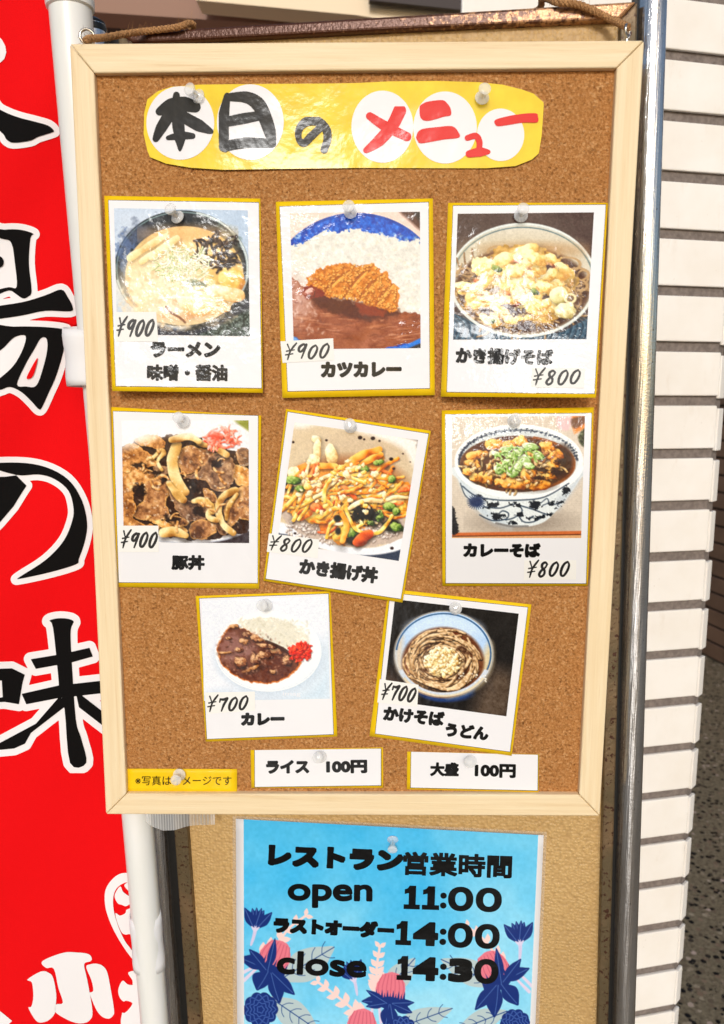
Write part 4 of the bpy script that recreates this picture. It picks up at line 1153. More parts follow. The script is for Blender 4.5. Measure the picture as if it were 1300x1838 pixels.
for k in range(0, int(3.0 / PITCH)):
    z0 = zz + k * PITCH + JOINT / 2; h = PITCH - JOINT
    j = rr.uniform(-.0006, .0006)
    tl.box(corner - TN * TTH - TU * W_ + zv * z0, TU * W_, zv * (h + j), TN * (TTH + rr.uniform(-.0006, .0006)))
    ct.box(c0 + u2 * .001 + zv * (z0 - .004), u2 * .0185, zv * (h + j), n2 * (TTH + rr.uniform(-.0004, .0004)))
bevel(tl.build('tile_courses', t.m, pillar), .0016, 2); bevel(ct.build('corner_tiles', t.m, pillar), .0016, 2)

# ---- brown tiled wall far behind on the right
FLOOR = Plane((0, 0, 0), (0, 0, 1))
a, b = FLOOR.at(1236., 1163.), FLOOR.at(1302., 1197.)
d = (b - a) / np.linalg.norm(b - a); nrm = np.cross(d, zv); nrm = nrm if nrm @ (CAM_P - a) > 0 else -nrm
bt = Mat('brown_tile', (112, 82, 62), .5); v = bt.pos(); bt.color(bt.ramp(bt.noise(v, 5, 4), [(.3, (104, 76, 56)), (.7, (126, 94, 72))]))
bg_ = simple('dark_joint', (40, 31, 26), .9)
fw = MB(); L = 2.2
fw.box(a - d * 1.2 - nrm * .2, d * (1.2 + L), zv * 2.9, nrm * .188, 1)
for k in range(30):
    fw.box(a - d * 1.2 - nrm * .01 + zv * (.012 + .095 * k), d * (1.2 + L), zv * .083, nrm * .012, 0)
tag(bevel(fw.build('far_tiled_wall', [bt.m, bg_]), .003, 1), 'shaded brown tiled wall standing on the terrazzo beyond the pillar', 'wall')

# ---- the shop front seen over the partition
SHOP = empty('shop_front', (-.3, 2.3, 0), 'blurred shop front with cream fascia and dark slabs for shaded recesses seen over the board', 'shop front')


def slab(name, y, pts, depth, mat_, lip=None):
    pl = facing(y); pts = np.array(pts, float); q = pl.at(pts[:, 0], pts[:, 1]); mb_ = MB(); mb_.prism(q, (0, depth, 0))
    return mb_.build(name, mat_, SHOP)


sh_w = simple('shop_wall_paint', (196, 160, 148), .7); sh_d = simple('recess_shade_brown', (44, 26, 22), .6); sh_t = simple('taupe_soffit', (150, 112, 92), .6); sh_c = simple('cream_fascia', (246, 224, 190), .6)
slab('rear_wall', 2.70, [(60, -160), (1000, -160), (1000, 300), (60, 300)], .15, sh_w)
slab('opening', 2.55, [(80, 10), (420, 10), (420, 62), (260, 52), (80, 40)], .1, sh_d)  # solid slab, its dark colour standing for shade in a recess
slab('soffit', 2.40, [(80, -120), (900, -120), (900, 60), (640, 52), (400, 37), (160, 21), (80, 16)], .12, sh_t)
slab('fascia', 2.25, [(352, -120), (900, -120), (900, 70), (640, 27), (480, 12), (352, 0)], .1, sh_c)

slab('upper_recess_shade', 2.2, [(662, -110), (834, -110), (834, 18), (662, 0)], .03, sh_d)  # dark slab before the fascia, coloured as the shade of a recess

# ================================================================ PARTITION WITH ITS CHROME POSTS
part = empty('folding_partition', PANEL.at(700., 1000.), 'rusty bronze framed partition padded in beige vinyl behind the cork board', 'partition')


def slab_on(mb_, pl, pts, thick, m=0):
    pts = np.array(pts, float); q = pl.at(pts[:, 0], pts[:, 1]); mb_.prism(q, -pl.n * thick, m)


vin = Mat('beige_vinyl', (206, 172, 118), .5)
v = vin.pos(); w = vin.noise(v, 60, 2); ww = vin.node('VectorMath', operation='ADD'); vin.link(v, ww.inputs[0])
sc_ = vin.node('VectorMath', operation='SCALE'); nz = vin.node('TexNoise'); nz.inputs['Scale'].default_value = 140; vin.link(v, nz.inputs['Vector']); vin.link(nz.outputs['Color'], sc_.inputs[0]); sc_.inputs['Scale'].default_value = .0008; vin.link(sc_.outputs[0], ww.inputs[1])
peb = vin.voronoi(ww.outputs[0], 330, feature='SMOOTH_F1', rand=.7)
vin.color(vin.mix(vin.ramp(peb, [(.25, 0.), (.75, 1.)]), vin.ramp(vin.noise(v, 9, 3), [(.3, (208, 172, 114)), (.7, (196, 160, 104))]), (182, 146, 94)))
vin.bump(peb, -.0015)
pp = MB(); slab_on(pp, PANEL, [(236, 56), (1114, 30), (1070, 1980), (371, 1980)], .018); pp.build('padded_panel', vin.m, part)

bz = Mat('rusty_bronze', (96, 78, 56), .38, metallic=.35)
v = bz.pos(); sp = bz.ramp(bz.noise(v, 240, 4, .6), [(.57, 0.), (.62, 1.)]); wear = bz.ramp(bz.noise(v, 22, 4), [(.45, 0.), (.7, 1.)])
bz.color(bz.mix(sp, bz.mix(wear, (98, 84, 60), (124, 100, 72)), (66, 36, 20)))
bz.link(bz.ramp(bz.noise(v, 60, 4), [(.3, .25), (.7, .6)]), bz.b.inputs['Roughness']); bz.bump(bz.noise(v, 300, 3), .0005)
bd = Mat('dark_bronze', (74, 46, 30), .3, metallic=.3); v = bd.pos(); sx_ = bd.node('SeparateXYZ'); bd.link(v, sx_.inputs[0])
worn = bd.math('ADD', bd.math('MULTIPLY', sx_.outputs[0], 1.3), bd.noise(v, 260, 4, .65)); bd.color(bd.mix(bd.ramp(worn, [(.62, 0.), (.76, 1.)]), (84, 48, 30), (186, 138, 96))); bd.bump(bd.noise(v, 300, 3), .0006)
FR = off(PANEL, .007)
for nm, pts in (('frame_stile', [(211, 61), (237, 73), (1.0 * 371, 1980), (347, 1980)]), ('frame_stile', [(1145, 2), (1113, 35), (1070, 1980), (1088, 1980)])):
    s_ = MB(); slab_on(s_, FR, pts, .03); bevel(s_.build(nm, bz.m, part), .0015, 2)
s_ = MB(); slab_on(s_, off(PANEL, .0075), [(205, 59), (1144.5, 1), (1112.4, 34.5), (700, 53.5), (292, 75), (238, 77)], .03); bevel(s_.build('frame_rail', bd.m, part), .0025, 3)
gap_b = simple('gap_shade_black', (14, 13, 12), .6)  # black strips behind the gaps beside the posts, shade put into their colour
for pts in ([(190, 66), (214, 60), (350, 1980), (320, 1980)], [(1160, -60), (1140, -60), (1086, 1980), (1110, 1980)]):
    s_ = MB(); slab_on(s_, off(PANEL, -.004), pts, .01); s_.build('gap_shade_strip', gap_b, part)
cr = Mat('worn_chrome', (236, 236, 236), .08, metallic=.95)
v = cr.pos(); vs_ = cr.pos((1, 1, .12))
pit = cr.ramp(cr.noise(v, 420, 3, .6), [(.66, 0.), (.72, 1.)])
cr.color(cr.mix(pit, cr.ramp(cr.noise(vs_, 90, 3), [(.3, (236, 236, 238)), (.7, (206, 200, 194))]), (92, 80, 76)))
cr.link(cr.ramp(cr.noise(vs_, 160, 4), [(.35, .05), (.7, .2)]), cr.b.inputs['Roughness']); st_ = cr.noise(cr.pos((1, 1, .02)), 420, 3); cr.bump(cr.math('ADD', st_, cr.math('MULTIPLY', cr.noise(v, 500, 3), .25)), .0007)


def post(pl, ends, r):
    q = [pl.at(float(x), float(y)) for x, y in ends]; d = (q[1] - q[0]); s_ = MB()
    s_.tube([q[0], q[1] + d * .12], r, 32); return s_.build('chrome_post', cr.m, part, True), q[0], d / np.linalg.norm(d)


post(off(PANEL, -.004), [(1173, -60), (1118, 1838)], .0114)
o_, top, dr = post(off(PANEL, -.004), [(166, 47), (311, 1838)], .0118)
s_ = MB(); s_.tube([top - dr * .006, top - dr * .0025, top + dr * .004, top + dr * .006], [.006, .0112, .0126, .0119], 28)
s_.build('post_cap', simple('black_plastic_cap', (24, 22, 22), .35), part, True)

# ================================================================ RED BANNER AND ITS WHITE POLE
BANNER = facing(0.075)


def wave(u, v):
    return .006 * np.sin(u * 5.0 + v * 4.0) + .004 * np.sin(u * 3.0 - v * 9.0) + .003 * np.sin(v * 17.0 - u * 2.0) + .0025 * np.sin(v * 31 + u * 9)


bs = Sheet(BANNER, (-80, -80, 280, 1920), wave)
ban = empty('banner', BANNER.at(60., 900.), 'red nobori banner with black characters outlined in white, left of the board', 'banner')
red = Mat('red_cloth', (232, 6, 14), .85); v = red.pos(); red.bump(red.noise(v, 900, 2), .0002); red.b.inputs['Specular IOR Level'].default_value = .15
clw = simple('white_cloth_print', (242, 240, 242), .85); clk = simple('black_cloth_print', (10, 8, 8), .85)
for k in (clw, clk):
    k.node_tree.nodes['Principled BSDF'].inputs['Specular IOR Level'].default_value = .15
vv, ff = bs.quad([(-90, -90), (101, -90), (270, 1930), (-90, 1930)], 0, 30, 140)
o_ = mesh('cloth', vv, ff, red.m, ban, True); flip_to(o_, BANNER.n)

B1 = crop(0, 0, .22857); BK = crop(0, 350, .40816); BL_ = crop(0, 1050, .42892); BN = crop(0, 1540, .23077)


def banner_char(groups, grow, holes=(), reds=(), res=1.0):
    P = np.concatenate([np.array(g, float) for g in groups]); mg = grow + 6
    X, Y = px_grid(P[:, 0].min() - mg, P[:, 1].min() - mg, P[:, 0].max() + mg, P[:, 1].max() + mg, res)
    F = fields([sd_poly(X, Y, spline(g, True, 4) if len(g) > 9 else np.array(g, float)) for g in groups])
    if grow:
        bs.shape('lettering_outline', X, Y, F - grow, .0006, clw, ban)
        G = F + .3
        for h in holes:
            G = np.maximum(G, -sd_poly(X, Y, spline(h, True, 4) if len(h) > 6 else np.array(h, float)))
        bs.shape('lettering', X, Y, G, .0012, clk, ban)
        for q in reds:
            strokes(bs, 'lettering_gap', [('p', q)], .0018, red.m, ban, 1.5)
    else:
        for h in holes:
            F = np.maximum(F, -sd_poly(X, Y, spline(h, True, 4)))
        bs.shape('lettering', X, Y, F, .0008, clw, ban)


banner_char([B1([(-60, 800), (0, 858), (130, 915), (280, 955), (380, 985), (425, 1025), (410, 1040), (300, 1075), (240, 1105), (110, 1122), (55, 1100), (30, 1060), (0, 1030), (-60, 980)])], 10.5)
banner_char([B1([(-80, 240), (-30, 270), (15, 310), (42, 360), (50, 410), (35, 462), (0, 494), (-80, 520)])], 0)
banner_char([BK([(-40, 168), (20, 152), (90, 152), (148, 170), (135, 190), (128, 300), (140, 420), (125, 447), (100, 455), (65, 432), (40, 420), (-40, 420)]),
             BK([(-60, 500), (100, 470), (200, 440), (270, 415), (300, 450), (320, 490), (310, 512), (200, 510), (100, 530), (0, 545), (-60, 552)]),
             BK([(-60, 592), (60, 578), (200, 580), (290, 592), (272, 612), (283, 670), (250, 790), (215, 870), (185, 935), (170, 942), (140, 910), (95, 868), (45, 845), (0, 858), (-60, 860)])], 10.5,
            holes=[BK([(-60, 200), (20, 195), (52, 215), (66, 300), (74, 402), (40, 405), (-60, 402)]),
                   BK([(75, 832), (115, 740), (150, 680), (180, 630), (205, 632), (208, 680), (190, 760), (160, 838), (115, 842)]),
                   BK([(-30, 720), (20, 668), (65, 625), (113, 620), (100, 680), (60, 750), (0, 805), (-40, 830)])],
            reds=[BK([(118, 800), (165, 716), (152, 780), (136, 805)]), BK([(218, 543), (300, 552), (342, 545), (330, 572), (300, 562)])])
strokes(bs, 'lettering', [('p', BK([(-30, 262), (5, 272), (16, 292), (8, 314), (-30, 322)]))], .0016, clk, ban)
banner_char([BK([(-60, 1186), (80, 1176), (200, 1195), (300, 1250), (360, 1340), (384, 1440), (375, 1520), (348, 1600), (335, 1625), (220, 1660), (90, 1688), (85, 1680), (200, 1605), (280, 1520), (318, 1430), (322, 1370), (300, 1300), (240, 1250), (170, 1230), (72, 1232)]),
             BK([(-60, 1240), (25, 1238), (72, 1232), (118, 1278), (100, 1305), (60, 1370), (0, 1440), (-60, 1500)])], 10)
banner_char([BL_([(205, 150), (255, 138), (308, 150), (297, 190), (300, 300), (318, 560), (340, 640), (362, 745), (293, 745), (270, 520), (245, 430), (245, 400), (222, 180)]),
             BL_([(128, 310), (250, 290), (375, 262), (390, 300), (300, 325), (150, 352)]), BL_([(90, 455), (245, 420), (460, 396), (460, 450), (240, 475), (110, 500)]),
             BL_([(250, 465), (150, 580), (0, 660), (-40, 670), (-40, 695), (60, 685), (105, 665), (130, 620), (285, 500)]), BL_([(315, 440), (470, 560), (470, 620), (330, 512)]),
             BL_([(-60, 352), (50, 348), (105, 375), (95, 410), (80, 500), (20, 490), (-60, 495)])], 12, holes=[BL_([(-40, 402), (8, 400), (12, 470), (-40, 476)])])
banner_char([BN([(215, 945), (320, 883), (380, 893), (415, 935), (438, 1060), (435, 1140), (430, 1200), (395, 1250), (350, 1275), (300, 1278), (262, 1240), (222, 1165), (245, 1155), (260, 1080), (250, 970)])], 0, res=1.6)
banner_char([BN([(330, 803), (490, 738), (600, 735), (690, 748), (715, 785), (700, 805), (655, 828), (680, 950), (720, 1190), (700, 1260), (650, 1285), (580, 1280), (500, 1245), (430, 1195), (437, 1140), (490, 1125), (455, 1010), (420, 862), (360, 855)])], 0, res=1.6)
banner_char([BN([(672, 850), (700, 828), (750, 822), (800, 840), (835, 890), (860, 1010), (888, 1180), (880, 1225), (845, 1250), (790, 1230), (745, 1170), (700, 1060), (700, 1047), (715, 1043), (727, 1025), (712, 950)])], 0, res=1.6)
banner_char([BN([(-40, 1160), (40, 1222), (95, 1268), (50, 1310), (-40, 1330)])], 0, res=1.6)
banner_char([BN([(1120, 112), (1000, 115), (930, 125), (870, 170), (825, 240), (815, 320), (830, 420), (880, 550), (960, 690), (1050, 810), (1120, 880)])], 0, res=1.6,
            holes=[BN([(1130, 190), (1000, 187), (930, 215), (890, 270), (880, 350), (895, 450), (940, 580), (1005, 690), (1130, 780)])])
strokes(bs, 'emblem', [('p', BN([(935, 222), (960, 265), (1010, 300), (1060, 330), (1010, 360), (980, 375), (950, 365), (915, 350), (893, 290)])), ('p', BN([(972, 205), (1040, 180), (1050, 290), (985, 240)])), ('p', BN([(900, 430), (935, 448), (975, 430), (990, 400), (1060, 400), (1050, 580), (1000, 592), (975, 595), (945, 575), (910, 490)]))], .0008, clw, ban)
strokes(bs, 'lettering', [('p', BN([(1000, 890), (1100, 886), (1110, 1000), (1040, 1000), (1030, 950)])), ('p', BN([(955, 955), (1000, 985), (1110, 1010), (1130, 1160), (1120, 1300), (955, 1310), (950, 1210), (970, 1205), (1000, 1180), (1030, 1130), (985, 1110), (960, 1115), (930, 1080), (922, 1020)]))], .0008, clw, ban)

POLE = facing(0.046)
pw = Mat('white_pole_enamel', (240, 241, 238), .35); v = pw.pos((1, 1, .2)); pw.color(pw.ramp(pw.noise(v, 60, 3), [(.3, (236, 237, 232)), (.7, (244, 244, 242))]))
pole = empty('banner_pole', POLE.at(200., 900.), 'white enamelled banner pole leaning between red banner and cork board', 'pole')


def pole_at(y, dx=0.0):
    f = (y - 10) / 1828.0
    return POLE.at(126 + 152 * f + dx, float(y))


def px_len(p, n):
    return n * float((CAM_P - p) @ CAM_R[:, 2]) / F_PX


s_ = MB(); ys = [-80, 1980]; s_.tube([pole_at(y) for y in ys], [px_len(pole_at(-80), 38), px_len(pole_at(1980), 23)], 36); s_.build('tube', pw.m, pole, True)
s_ = MB(); s_.tube([pole_at(-80), pole_at(6), pole_at(16), pole_at(19)], [px_len(pole_at(0), 43), px_len(pole_at(6), 42.5), px_len(pole_at(16), 41.5), px_len(pole_at(19), 38)], 36); s_.build('joint_collar', pw.m, pole, True)
lw = simple('white_webbing', (240, 240, 242), .9)
for y0, y1, rx, dx in ((588, 690, 47, -12), (1640, 1734, 27, -1)):
    s_ = MB(); n = 40; vv = []; ff = []
    for j, y in enumerate(np.linspace(y0, y1, 8)):
        c = pole_at(y, dx); rw = px_len(c, rx) * (1 + .03 * math.sin(j * 1.3))
        for i in range(n):
            a_ = 2 * math.pi * i / n
            vv.append(c + np.array((rw * math.cos(a_), -rw * .82 * math.sin(a_), (.004 * math.sin(a_) - .002) * (1 if j == 7 else 0) - .003 * math.sin(a_))))
    ff = [(j * n + i, j * n + (i + 1) % n, (j + 1) * n + (i + 1) % n, (j + 1) * n + i) for j in range(7) for i in range(n)]
    o_ = mesh('loop', vv, ff, lw, ban, True); so = o_.modifiers.new('thickness', 'SOLIDIFY'); so.thickness = .0012; so.offset = 0

# ================================================================ CORK BOARD
board = empty('cork_board', FRONT.at(640., 800.) + np.array((0, .01, 0)), 'large cork notice board in a pale wood frame full of menu cards', 'notice board')
ck = Mat('cork', (190, 132, 78), .85)
v = ck.pos(); gran = ck.voronoi(v, 560, out='Color'); gd = ck.voronoi(v, 560)
base = ck.ramp(ck.noise(v, 480, 4, .75), [(.35, (66, 34, 14)), (.42, (152, 96, 46)), (.54, (200, 142, 82)), (.66, (240, 194, 138))])
sep = ck.node('SeparateColor'); ck.link(gran, sep.inputs[0])
spk = ck.ramp(sep.outputs[0], [(.0, (70, 38, 20)), (.06, (96, 54, 28)), (.12, (160, 106, 56)), (.5, (184, 126, 72)), (.86, (196, 140, 84)), (.96, (222, 176, 122)), (1., (232, 190, 138))])
c = ck.mix(.5, base, spk); big = ck.noise(v, 30, 3)
ck.color(ck.mix(ck.ramp(big, [(.3, .1), (.7, .4)]), c, (184, 124, 68)))
ck.b.inputs['Specular IOR Level'].default_value = .2
ck.bump(ck.math('ADD', ck.noise(v, 480, 4, .7), ck.math('MULTIPLY', gd, .4)), .0013)
INN = [(169, 131), (1107.5, 121.5), (1040, 1427), (227, 1425)]; OUT = [(125, 78), (1157, 72), (1077, 1465), (190, 1462)]
big_in = [(150, 112), (1127, 102), (1058, 1446), (208, 1444)]
s_ = MB(); q = np.array(big_in, float); s_.prism(CORK.at(q[:, 0], q[:, 1]), (0, .008, 0)); s_.build('cork_panel', ck.m, board)


def wood(name, along):
    w = Mat(name, (238, 212, 166), .5)
    sc = (1.2, 1, 40) if along == 'x' else (40, 1, 1.2)
    v = w.pos(sc); g = w.noise(v, 5, 5, .6, .6); fine = w.noise(w.pos(tuple(k * 4 for k in sc)), 6, 3)
    c = w.ramp(g, [(.26, (222, 190, 142)), (.40, (238, 214, 172)), (.6, (244, 224, 186)), (.8, (248, 232, 200))])
    c = w.mix(w.ramp(fine, [(.62, 0.), (.76, .3)]), c, (206, 164, 108)); w.color(c)
    w.b.inputs['Specular IOR Level'].default_value = .3
    w.bump(fine, .00025); return w.m


w_h, w_v = wood('pale_pine_across', 'x'), wood('pale_pine_upright', 'z')
O3 = FRONT.at(np.array([p[0] for p in OUT], float), np.array([p[1] for p in OUT], float)); I3 = FRONT.at(np.array([p[0] for p in INN], float), np.array([p[1] for p in INN], float))
for i in range(4):
    j = (i + 1) % 4; d = (O3[j] - O3[i]); d /= np.linalg.norm(d); g = .00022
    s_ = MB(); s_.prism([O3[i] + d * g, O3[j] - d * g, I3[j] - d * g, I3[i] + d * g], (0, .021, 0))
    bevel(s_.build('frame_rail', w_h if i % 2 == 0 else w_v, board), .0013, 3)
steel = Mat('bright_steel', (216, 210, 200), .2, metallic=1.0).m
for (px, py, rp, tilt) in ((157, 66, 12.5, .35), (1126, 56, 11, 1.0)):
    c = facing(.009).at(float(px), float(py)); r = px_len(c, rp); ax = np.array((math.cos(tilt), math.sin(tilt), 0))
    s_ = MB(); s_.tube([c + r * (math.cos(a_) * ax + math.sin(a_) * zv) for a_ in np.linspace(-1.3, 4.6, 30)], .00115, 10)
    s_.tube([c - zv * r * .98, c - zv * (r + .006)], .0011, 10); s_.build('screw_eye', steel, board, True)

# ---- hemp cord tied from eye to eye round the partition's top rail
path = [facing(.004).at(153., 76.), facing(.006).at(160., 70.), facing(.02).at(185., 68.), facing(.05).at(218., 62.), off(PANEL, .012).at(262., 56.), off(PANEL, .012).at(318., 49.), off(PANEL, .002).at(345., 43.), off(PANEL, -.03).at(380., 62.), off(PANEL, -.035).at(700., 44.), off(PANEL, -.03).at(940., 26.), off(PANEL, -.01).at(975., -2.),
        off(PANEL, .011).at(1000., 4.), off(PANEL, .012).at(1035., 8.), off(PANEL, .012).at(1062., 18.), off(PANEL, .013).at(1095., 34.), facing(.012).at(1118., 44.), facing(.006).at(1129., 50.)]
pth = np.array(path)
fine_p = []
for i in range(len(pth) - 1):
    p0, p1, p2, p3 = pth[max(i - 1, 0)], pth[i], pth[i + 1], pth[min(i + 2, len(pth) - 1)]
    for t_ in np.linspace(0, 1, 14 if i not in (7, 8) else 40, endpoint=False):
        fine_p.append(.5 * (2 * p1 + (p2 - p0) * t_ + (2 * p0 - 5 * p1 + 4 * p2 - p3) * t_ ** 2 + (3 * p1 - p0 - 3 * p2 + p3) * t_ ** 3))
hemp = Mat('hemp_twine', (172, 122, 74), .9); v = hemp.pos(); hemp.color(hemp.ramp(hemp.noise(v, 900, 3), [(.3, (122, 80, 44)), (.7, (204, 156, 104))])); hemp.bump(hemp.noise(v, 1500, 2), .0004)
s_ = MB(); acc = 0.0; strands3 = [[], [], []]
for i, p in enumerate(fine_p):
    t_ = fine_p[min(i + 1, len(fine_p) - 1)] - fine_p[max(i - 1, 0)]; t_ /= np.linalg.norm(t_)
    if i:
        acc += np.linalg.norm(p - fine_p[i - 1])
    e1 = np.cross(t_, zv); e1 /= np.linalg.norm(e1); e2 = np.cross(t_, e1)
    for k in range(3):
        a_ = acc * 620 + k * 2.094; strands3[k].append(p +   .0015 * (math.cos(a_) * e1 + math.sin(a_) * e2))
for st in strands3:
    s_.tube(st, .0016, 8)
rr = random.Random(3)
for _ in range(230):
    i = rr.choice(list(range(0, 84)) + list(range(len(fine_p) - 80, len(fine_p)))); p = fine_p[i]
    d = np.array([rr.gauss(0, 1), rr.gauss(0, 1) - .4, rr.gauss(0, 1) + .3]); d /= np.linalg.norm(d); L = rr.uniform(.003, .009)
    b_ = np.array([rr.gauss(0, .002) for _ in range(3)])
    s_.tube([p, p + d * L * .6 + b_ * .4, p + d * L + b_], [.00012, .0001, .00006], 4)
tag(s_.build('cord', hemp.m, None, True), 'frayed hemp cord tied through the screw eyes and over the partition', 'cord')

# ---- strip of clear ribbed tape round the left post
tp = Mat('clear_ribbed_tape', (236, 238, 240), .25); tp.b.inputs['Alpha'].default_value = .5
g = tp.node('NewGeometry'); sx = tp.node('SeparateXYZ'); tp.link(g.outputs['Position'], sx.inputs[0])
rib = tp.math('SINE', tp.math('MULTIPLY', sx.outputs[0], 2 * math.pi / .0024)); tp.link(tp.ramp(tp.math('ADD', tp.math('MULTIPLY', rib, .5), .5), [(.2, .3), (.8, .5)]), tp.b.inputs['Alpha']); tp.bump(rib, .0001)
edge_b = lambda u: np.interp(u, [0, .1, .25, .42, .6, .75, 1], [1474, 1484, 1491, 1490, 1483, 1481, 1480])
nx, ny = 60, 8; uu, vv_ = np.meshgrid(np.linspace(0, 1, nx), np.linspace(0, 1, ny)); PX = 262 + 124 * uu; PY = 1440 + (edge_b(uu) - 1440) * vv_
dep = .020 + .004 * np.sin(uu * 3.1) * 0 + .034 * np.clip((uu - .45) / .5, 0, 1) ** 1.5
pts = np.stack([facing(float(dd)).at(float(a_), float(b_)) for a_, b_, dd in zip(PX.ravel(), PY.ravel(), dep.ravel())])
o_ = mesh('tape', pts, grid_faces(nx, ny), tp.m, None, True); flip_to(o_, np.array((0, -1, 0)))
tag(o_, 'strip of clear ribbed tape stuck under the board at its lower left corner', 'tape')

# ================================================================ WHAT IS PINNED UP
GL = {'¥': [[(.02, 1), (.34, .55)], [(.74, 1.05), (.36, .55), (.26, .0)], [(.04, .56), (.66, .62)], [(.02, .32), (.6, .37)]],
      '9': [[(.60, .86), (.42, 1.0), (.14, .82), (.12, .56), (.32, .48), (.54, .70), (.66, .96), (.58, .5), (.46, .0)]],
      '0': [[(.48, 1.0), (.2, .82), (.06, .4), (.14, .06), (.38, .02), (.6, .36), (.66, .76), (.5, .99)]],
      '7': [[(.08, .95), (.06, .72)], [(.08, .94), (.4, .9), (.7, .98), (.48, .5), (.36, .0)]],
      '8': [[(.62, .86), (.42, 1.0), (.2, .86), (.26, .62), (.5, .42), (.52, .14), (.28, .0), (.1, .16), (.22, .42), (.5, .62), (.64, .86)]]}


def price(sheet, text, xl, yl, xr, yr, h, lift, parent, seed=0, thick=1.0):
    w = math.hypot(xr - xl, yr - yl); c, s_ = (xr - xl) / w, (yr - yl) / w; r_ = random.Random(seed)
    cw = (w - .22 * h) / (len(text) - .28); items = []
    for i, chh in enumerate(text):
        k = cw * i * (1.02 if i else 1); hh = h * (1 if i == 0 else .86 + r_.uniform(-.04, .04)); dy = r_.uniform(-.03, .03) * h
        for pl in GL[chh]:
            P = []
            for (a_, b_) in pl:
                x = k + a_ * cw * 1.08 + .24 * b_ * hh; y = -(b_ * hh) + dy
                P.append((xl + x * c - y * s_, yl + x * s_ + y * c))
            t0 = h * (.072 if i else .056) * thick
            items.append(('s', P, [t0 * .9, t0 * 1.25, t0, t0 * 1.15, t0 * .7]))
    return strokes(sheet, 'price', items, lift, M_MARKER, parent, 2.6)


def sheet_obj(sheet, name, q, lift, mats, parent, nx=20, ny=24, thick=0.0):
    v_, f_ = sheet.quad(q, lift, nx, ny); o = mesh(name, v_, f_, mats, parent, True); flip_to(o, sheet.pl.n)
    if thick:
        so = o.modifiers.new('thickness', 'SOLIDIFY'); so.thickness = thick; so.offset = -1
    return o


def shrink(q, n):
    c = np.mean(q, 0); return [tuple(np.array(p) + (c - np.array(p)) / np.linalg.norm(c - np.array(p)) * n) for p in q]


def menu_card(label, cr_, back, paper, photo, dish, tagq, price_args, words, lift, curl, spots=(), gloss=.07, n=200):
    back, paper, photo_px = cr_(back), cr_(paper), cr_(photo)
    xs, ys = [p[0] for p in back], [p[1] for p in back]
    sh = Sheet(CORK, (min(xs), min(ys), max(xs), max(ys)), curl)
    fs = film_set(1.0, xs[0] * .013, [(CORK.at(float(a), float(b)) - np.array((0, .006, 0)), rad, k) for a, b, rad, k in spots], gloss)
    root = empty('menu_card', CORK.at(sum(xs) / 4, sum(ys) / 4), label, 'menu card', 'laminated menu cards on the cork board')
    sheet_obj(sh, 'backing', back, lift + .0005, fs['yellow'], root, thick=.0005)
    sheet_obj(sh, 'border_line', paper, lift + .0007, fs['line'], root)
    sheet_obj(sh, 'paper', shrink(paper, 1.25), lift + .0009, fs['paper'], root)
    pr = dish(photo, n)
    H = homography([(0, 0), (1, 0), (1, 1), (0, 1)], photo_px); u, v_ = np.meshgrid(np.linspace(0, 1, n), np.linspace(0, 1, n)); pr.PX, pr.PY = hmap(H, u, v_)
    sh.print_('photo', pr, lift + .0011, fs['photo'], root)
    lb = sheet_obj(sh, 'price_label', cr_(tagq), lift + .0013, M_LABEL, root, 10, 8)
    t_, a, b, h, sd = price_args; (xl, yl), (xr, yr) = cr_([a, b]); k = cr_([(0, 0), (0, h)]); price(sh, t_, xl, yl, xr, yr, k[1][1] - k[0][1], lift + .00145, lb, sd)
    for (body, a, b, h, grow) in words:
        (xl, yl), (xr, yr) = cr_([a, b]); k = cr_([(0, 0), (0, h)]); lettering(sh, body, xl, yl, xr, yr, k[1][1] - k[0][1], lift + .0013, root, grow, fs['ink'], 2.4)
    return root, sh


S1, S2 = .253846, .246154
menu_card('ramen card with yellow border, creamy noodle bowl photo and 900 yen label', crop(170, 340, S1), [(68, 45), (1172, 65), (1190, 1438), (125, 1425)], [(95, 73), (1163, 90), (1183, 1408), (148, 1393)], [(137, 132), (1083, 148), (1097, 1038), (160, 1025)], dish_ramen,
          [(140, 868), (436, 865), (450, 1075), (152, 1077)], ('¥900', (150, 1040), (425, 1030), 128, 1),
          [('ラーメン', (395, 1132), (890, 1134), 112, 2.3), ('味噌・醤油', (370, 1294), (940, 1298), 118, 1.6)], .0002, lambda u, v: .0085 * v ** 2 + .008 * (1 - u) * v, [(330, 560, .045, .25), (335, 628, .03, .35), (250, 500, .03, .35)], .12)
menu_card('pork cutlet curry card with blue rimmed plate photo and 900 yen label', crop(480, 340, S2), [(62, 90), (1207, 66), (1222, 1500), (110, 1520)], [(88, 122), (1178, 90), (1187, 1453), (147, 1475)], [(165, 172), (1113, 163), (1118, 1157), (193, 1165)], dish_katsu_curry,
          [(95, 1108), (480, 1085), (488, 1245), (112, 1265)], ('¥900', (125, 1240), (455, 1222), 112, 2),
          [('カツカレー', (390, 1314), (980, 1310), 116, 2.4)], .0002, lambda u, v: .0032 * v ** 2 + .003 * (1 - u) ** 2 * v + .003 * np.clip(u - .6, 0, 1) * v ** 2, [(512, 480, .03, 1.0), (520, 380, .02, 1.0), (768, 615, .025, 1.1)])
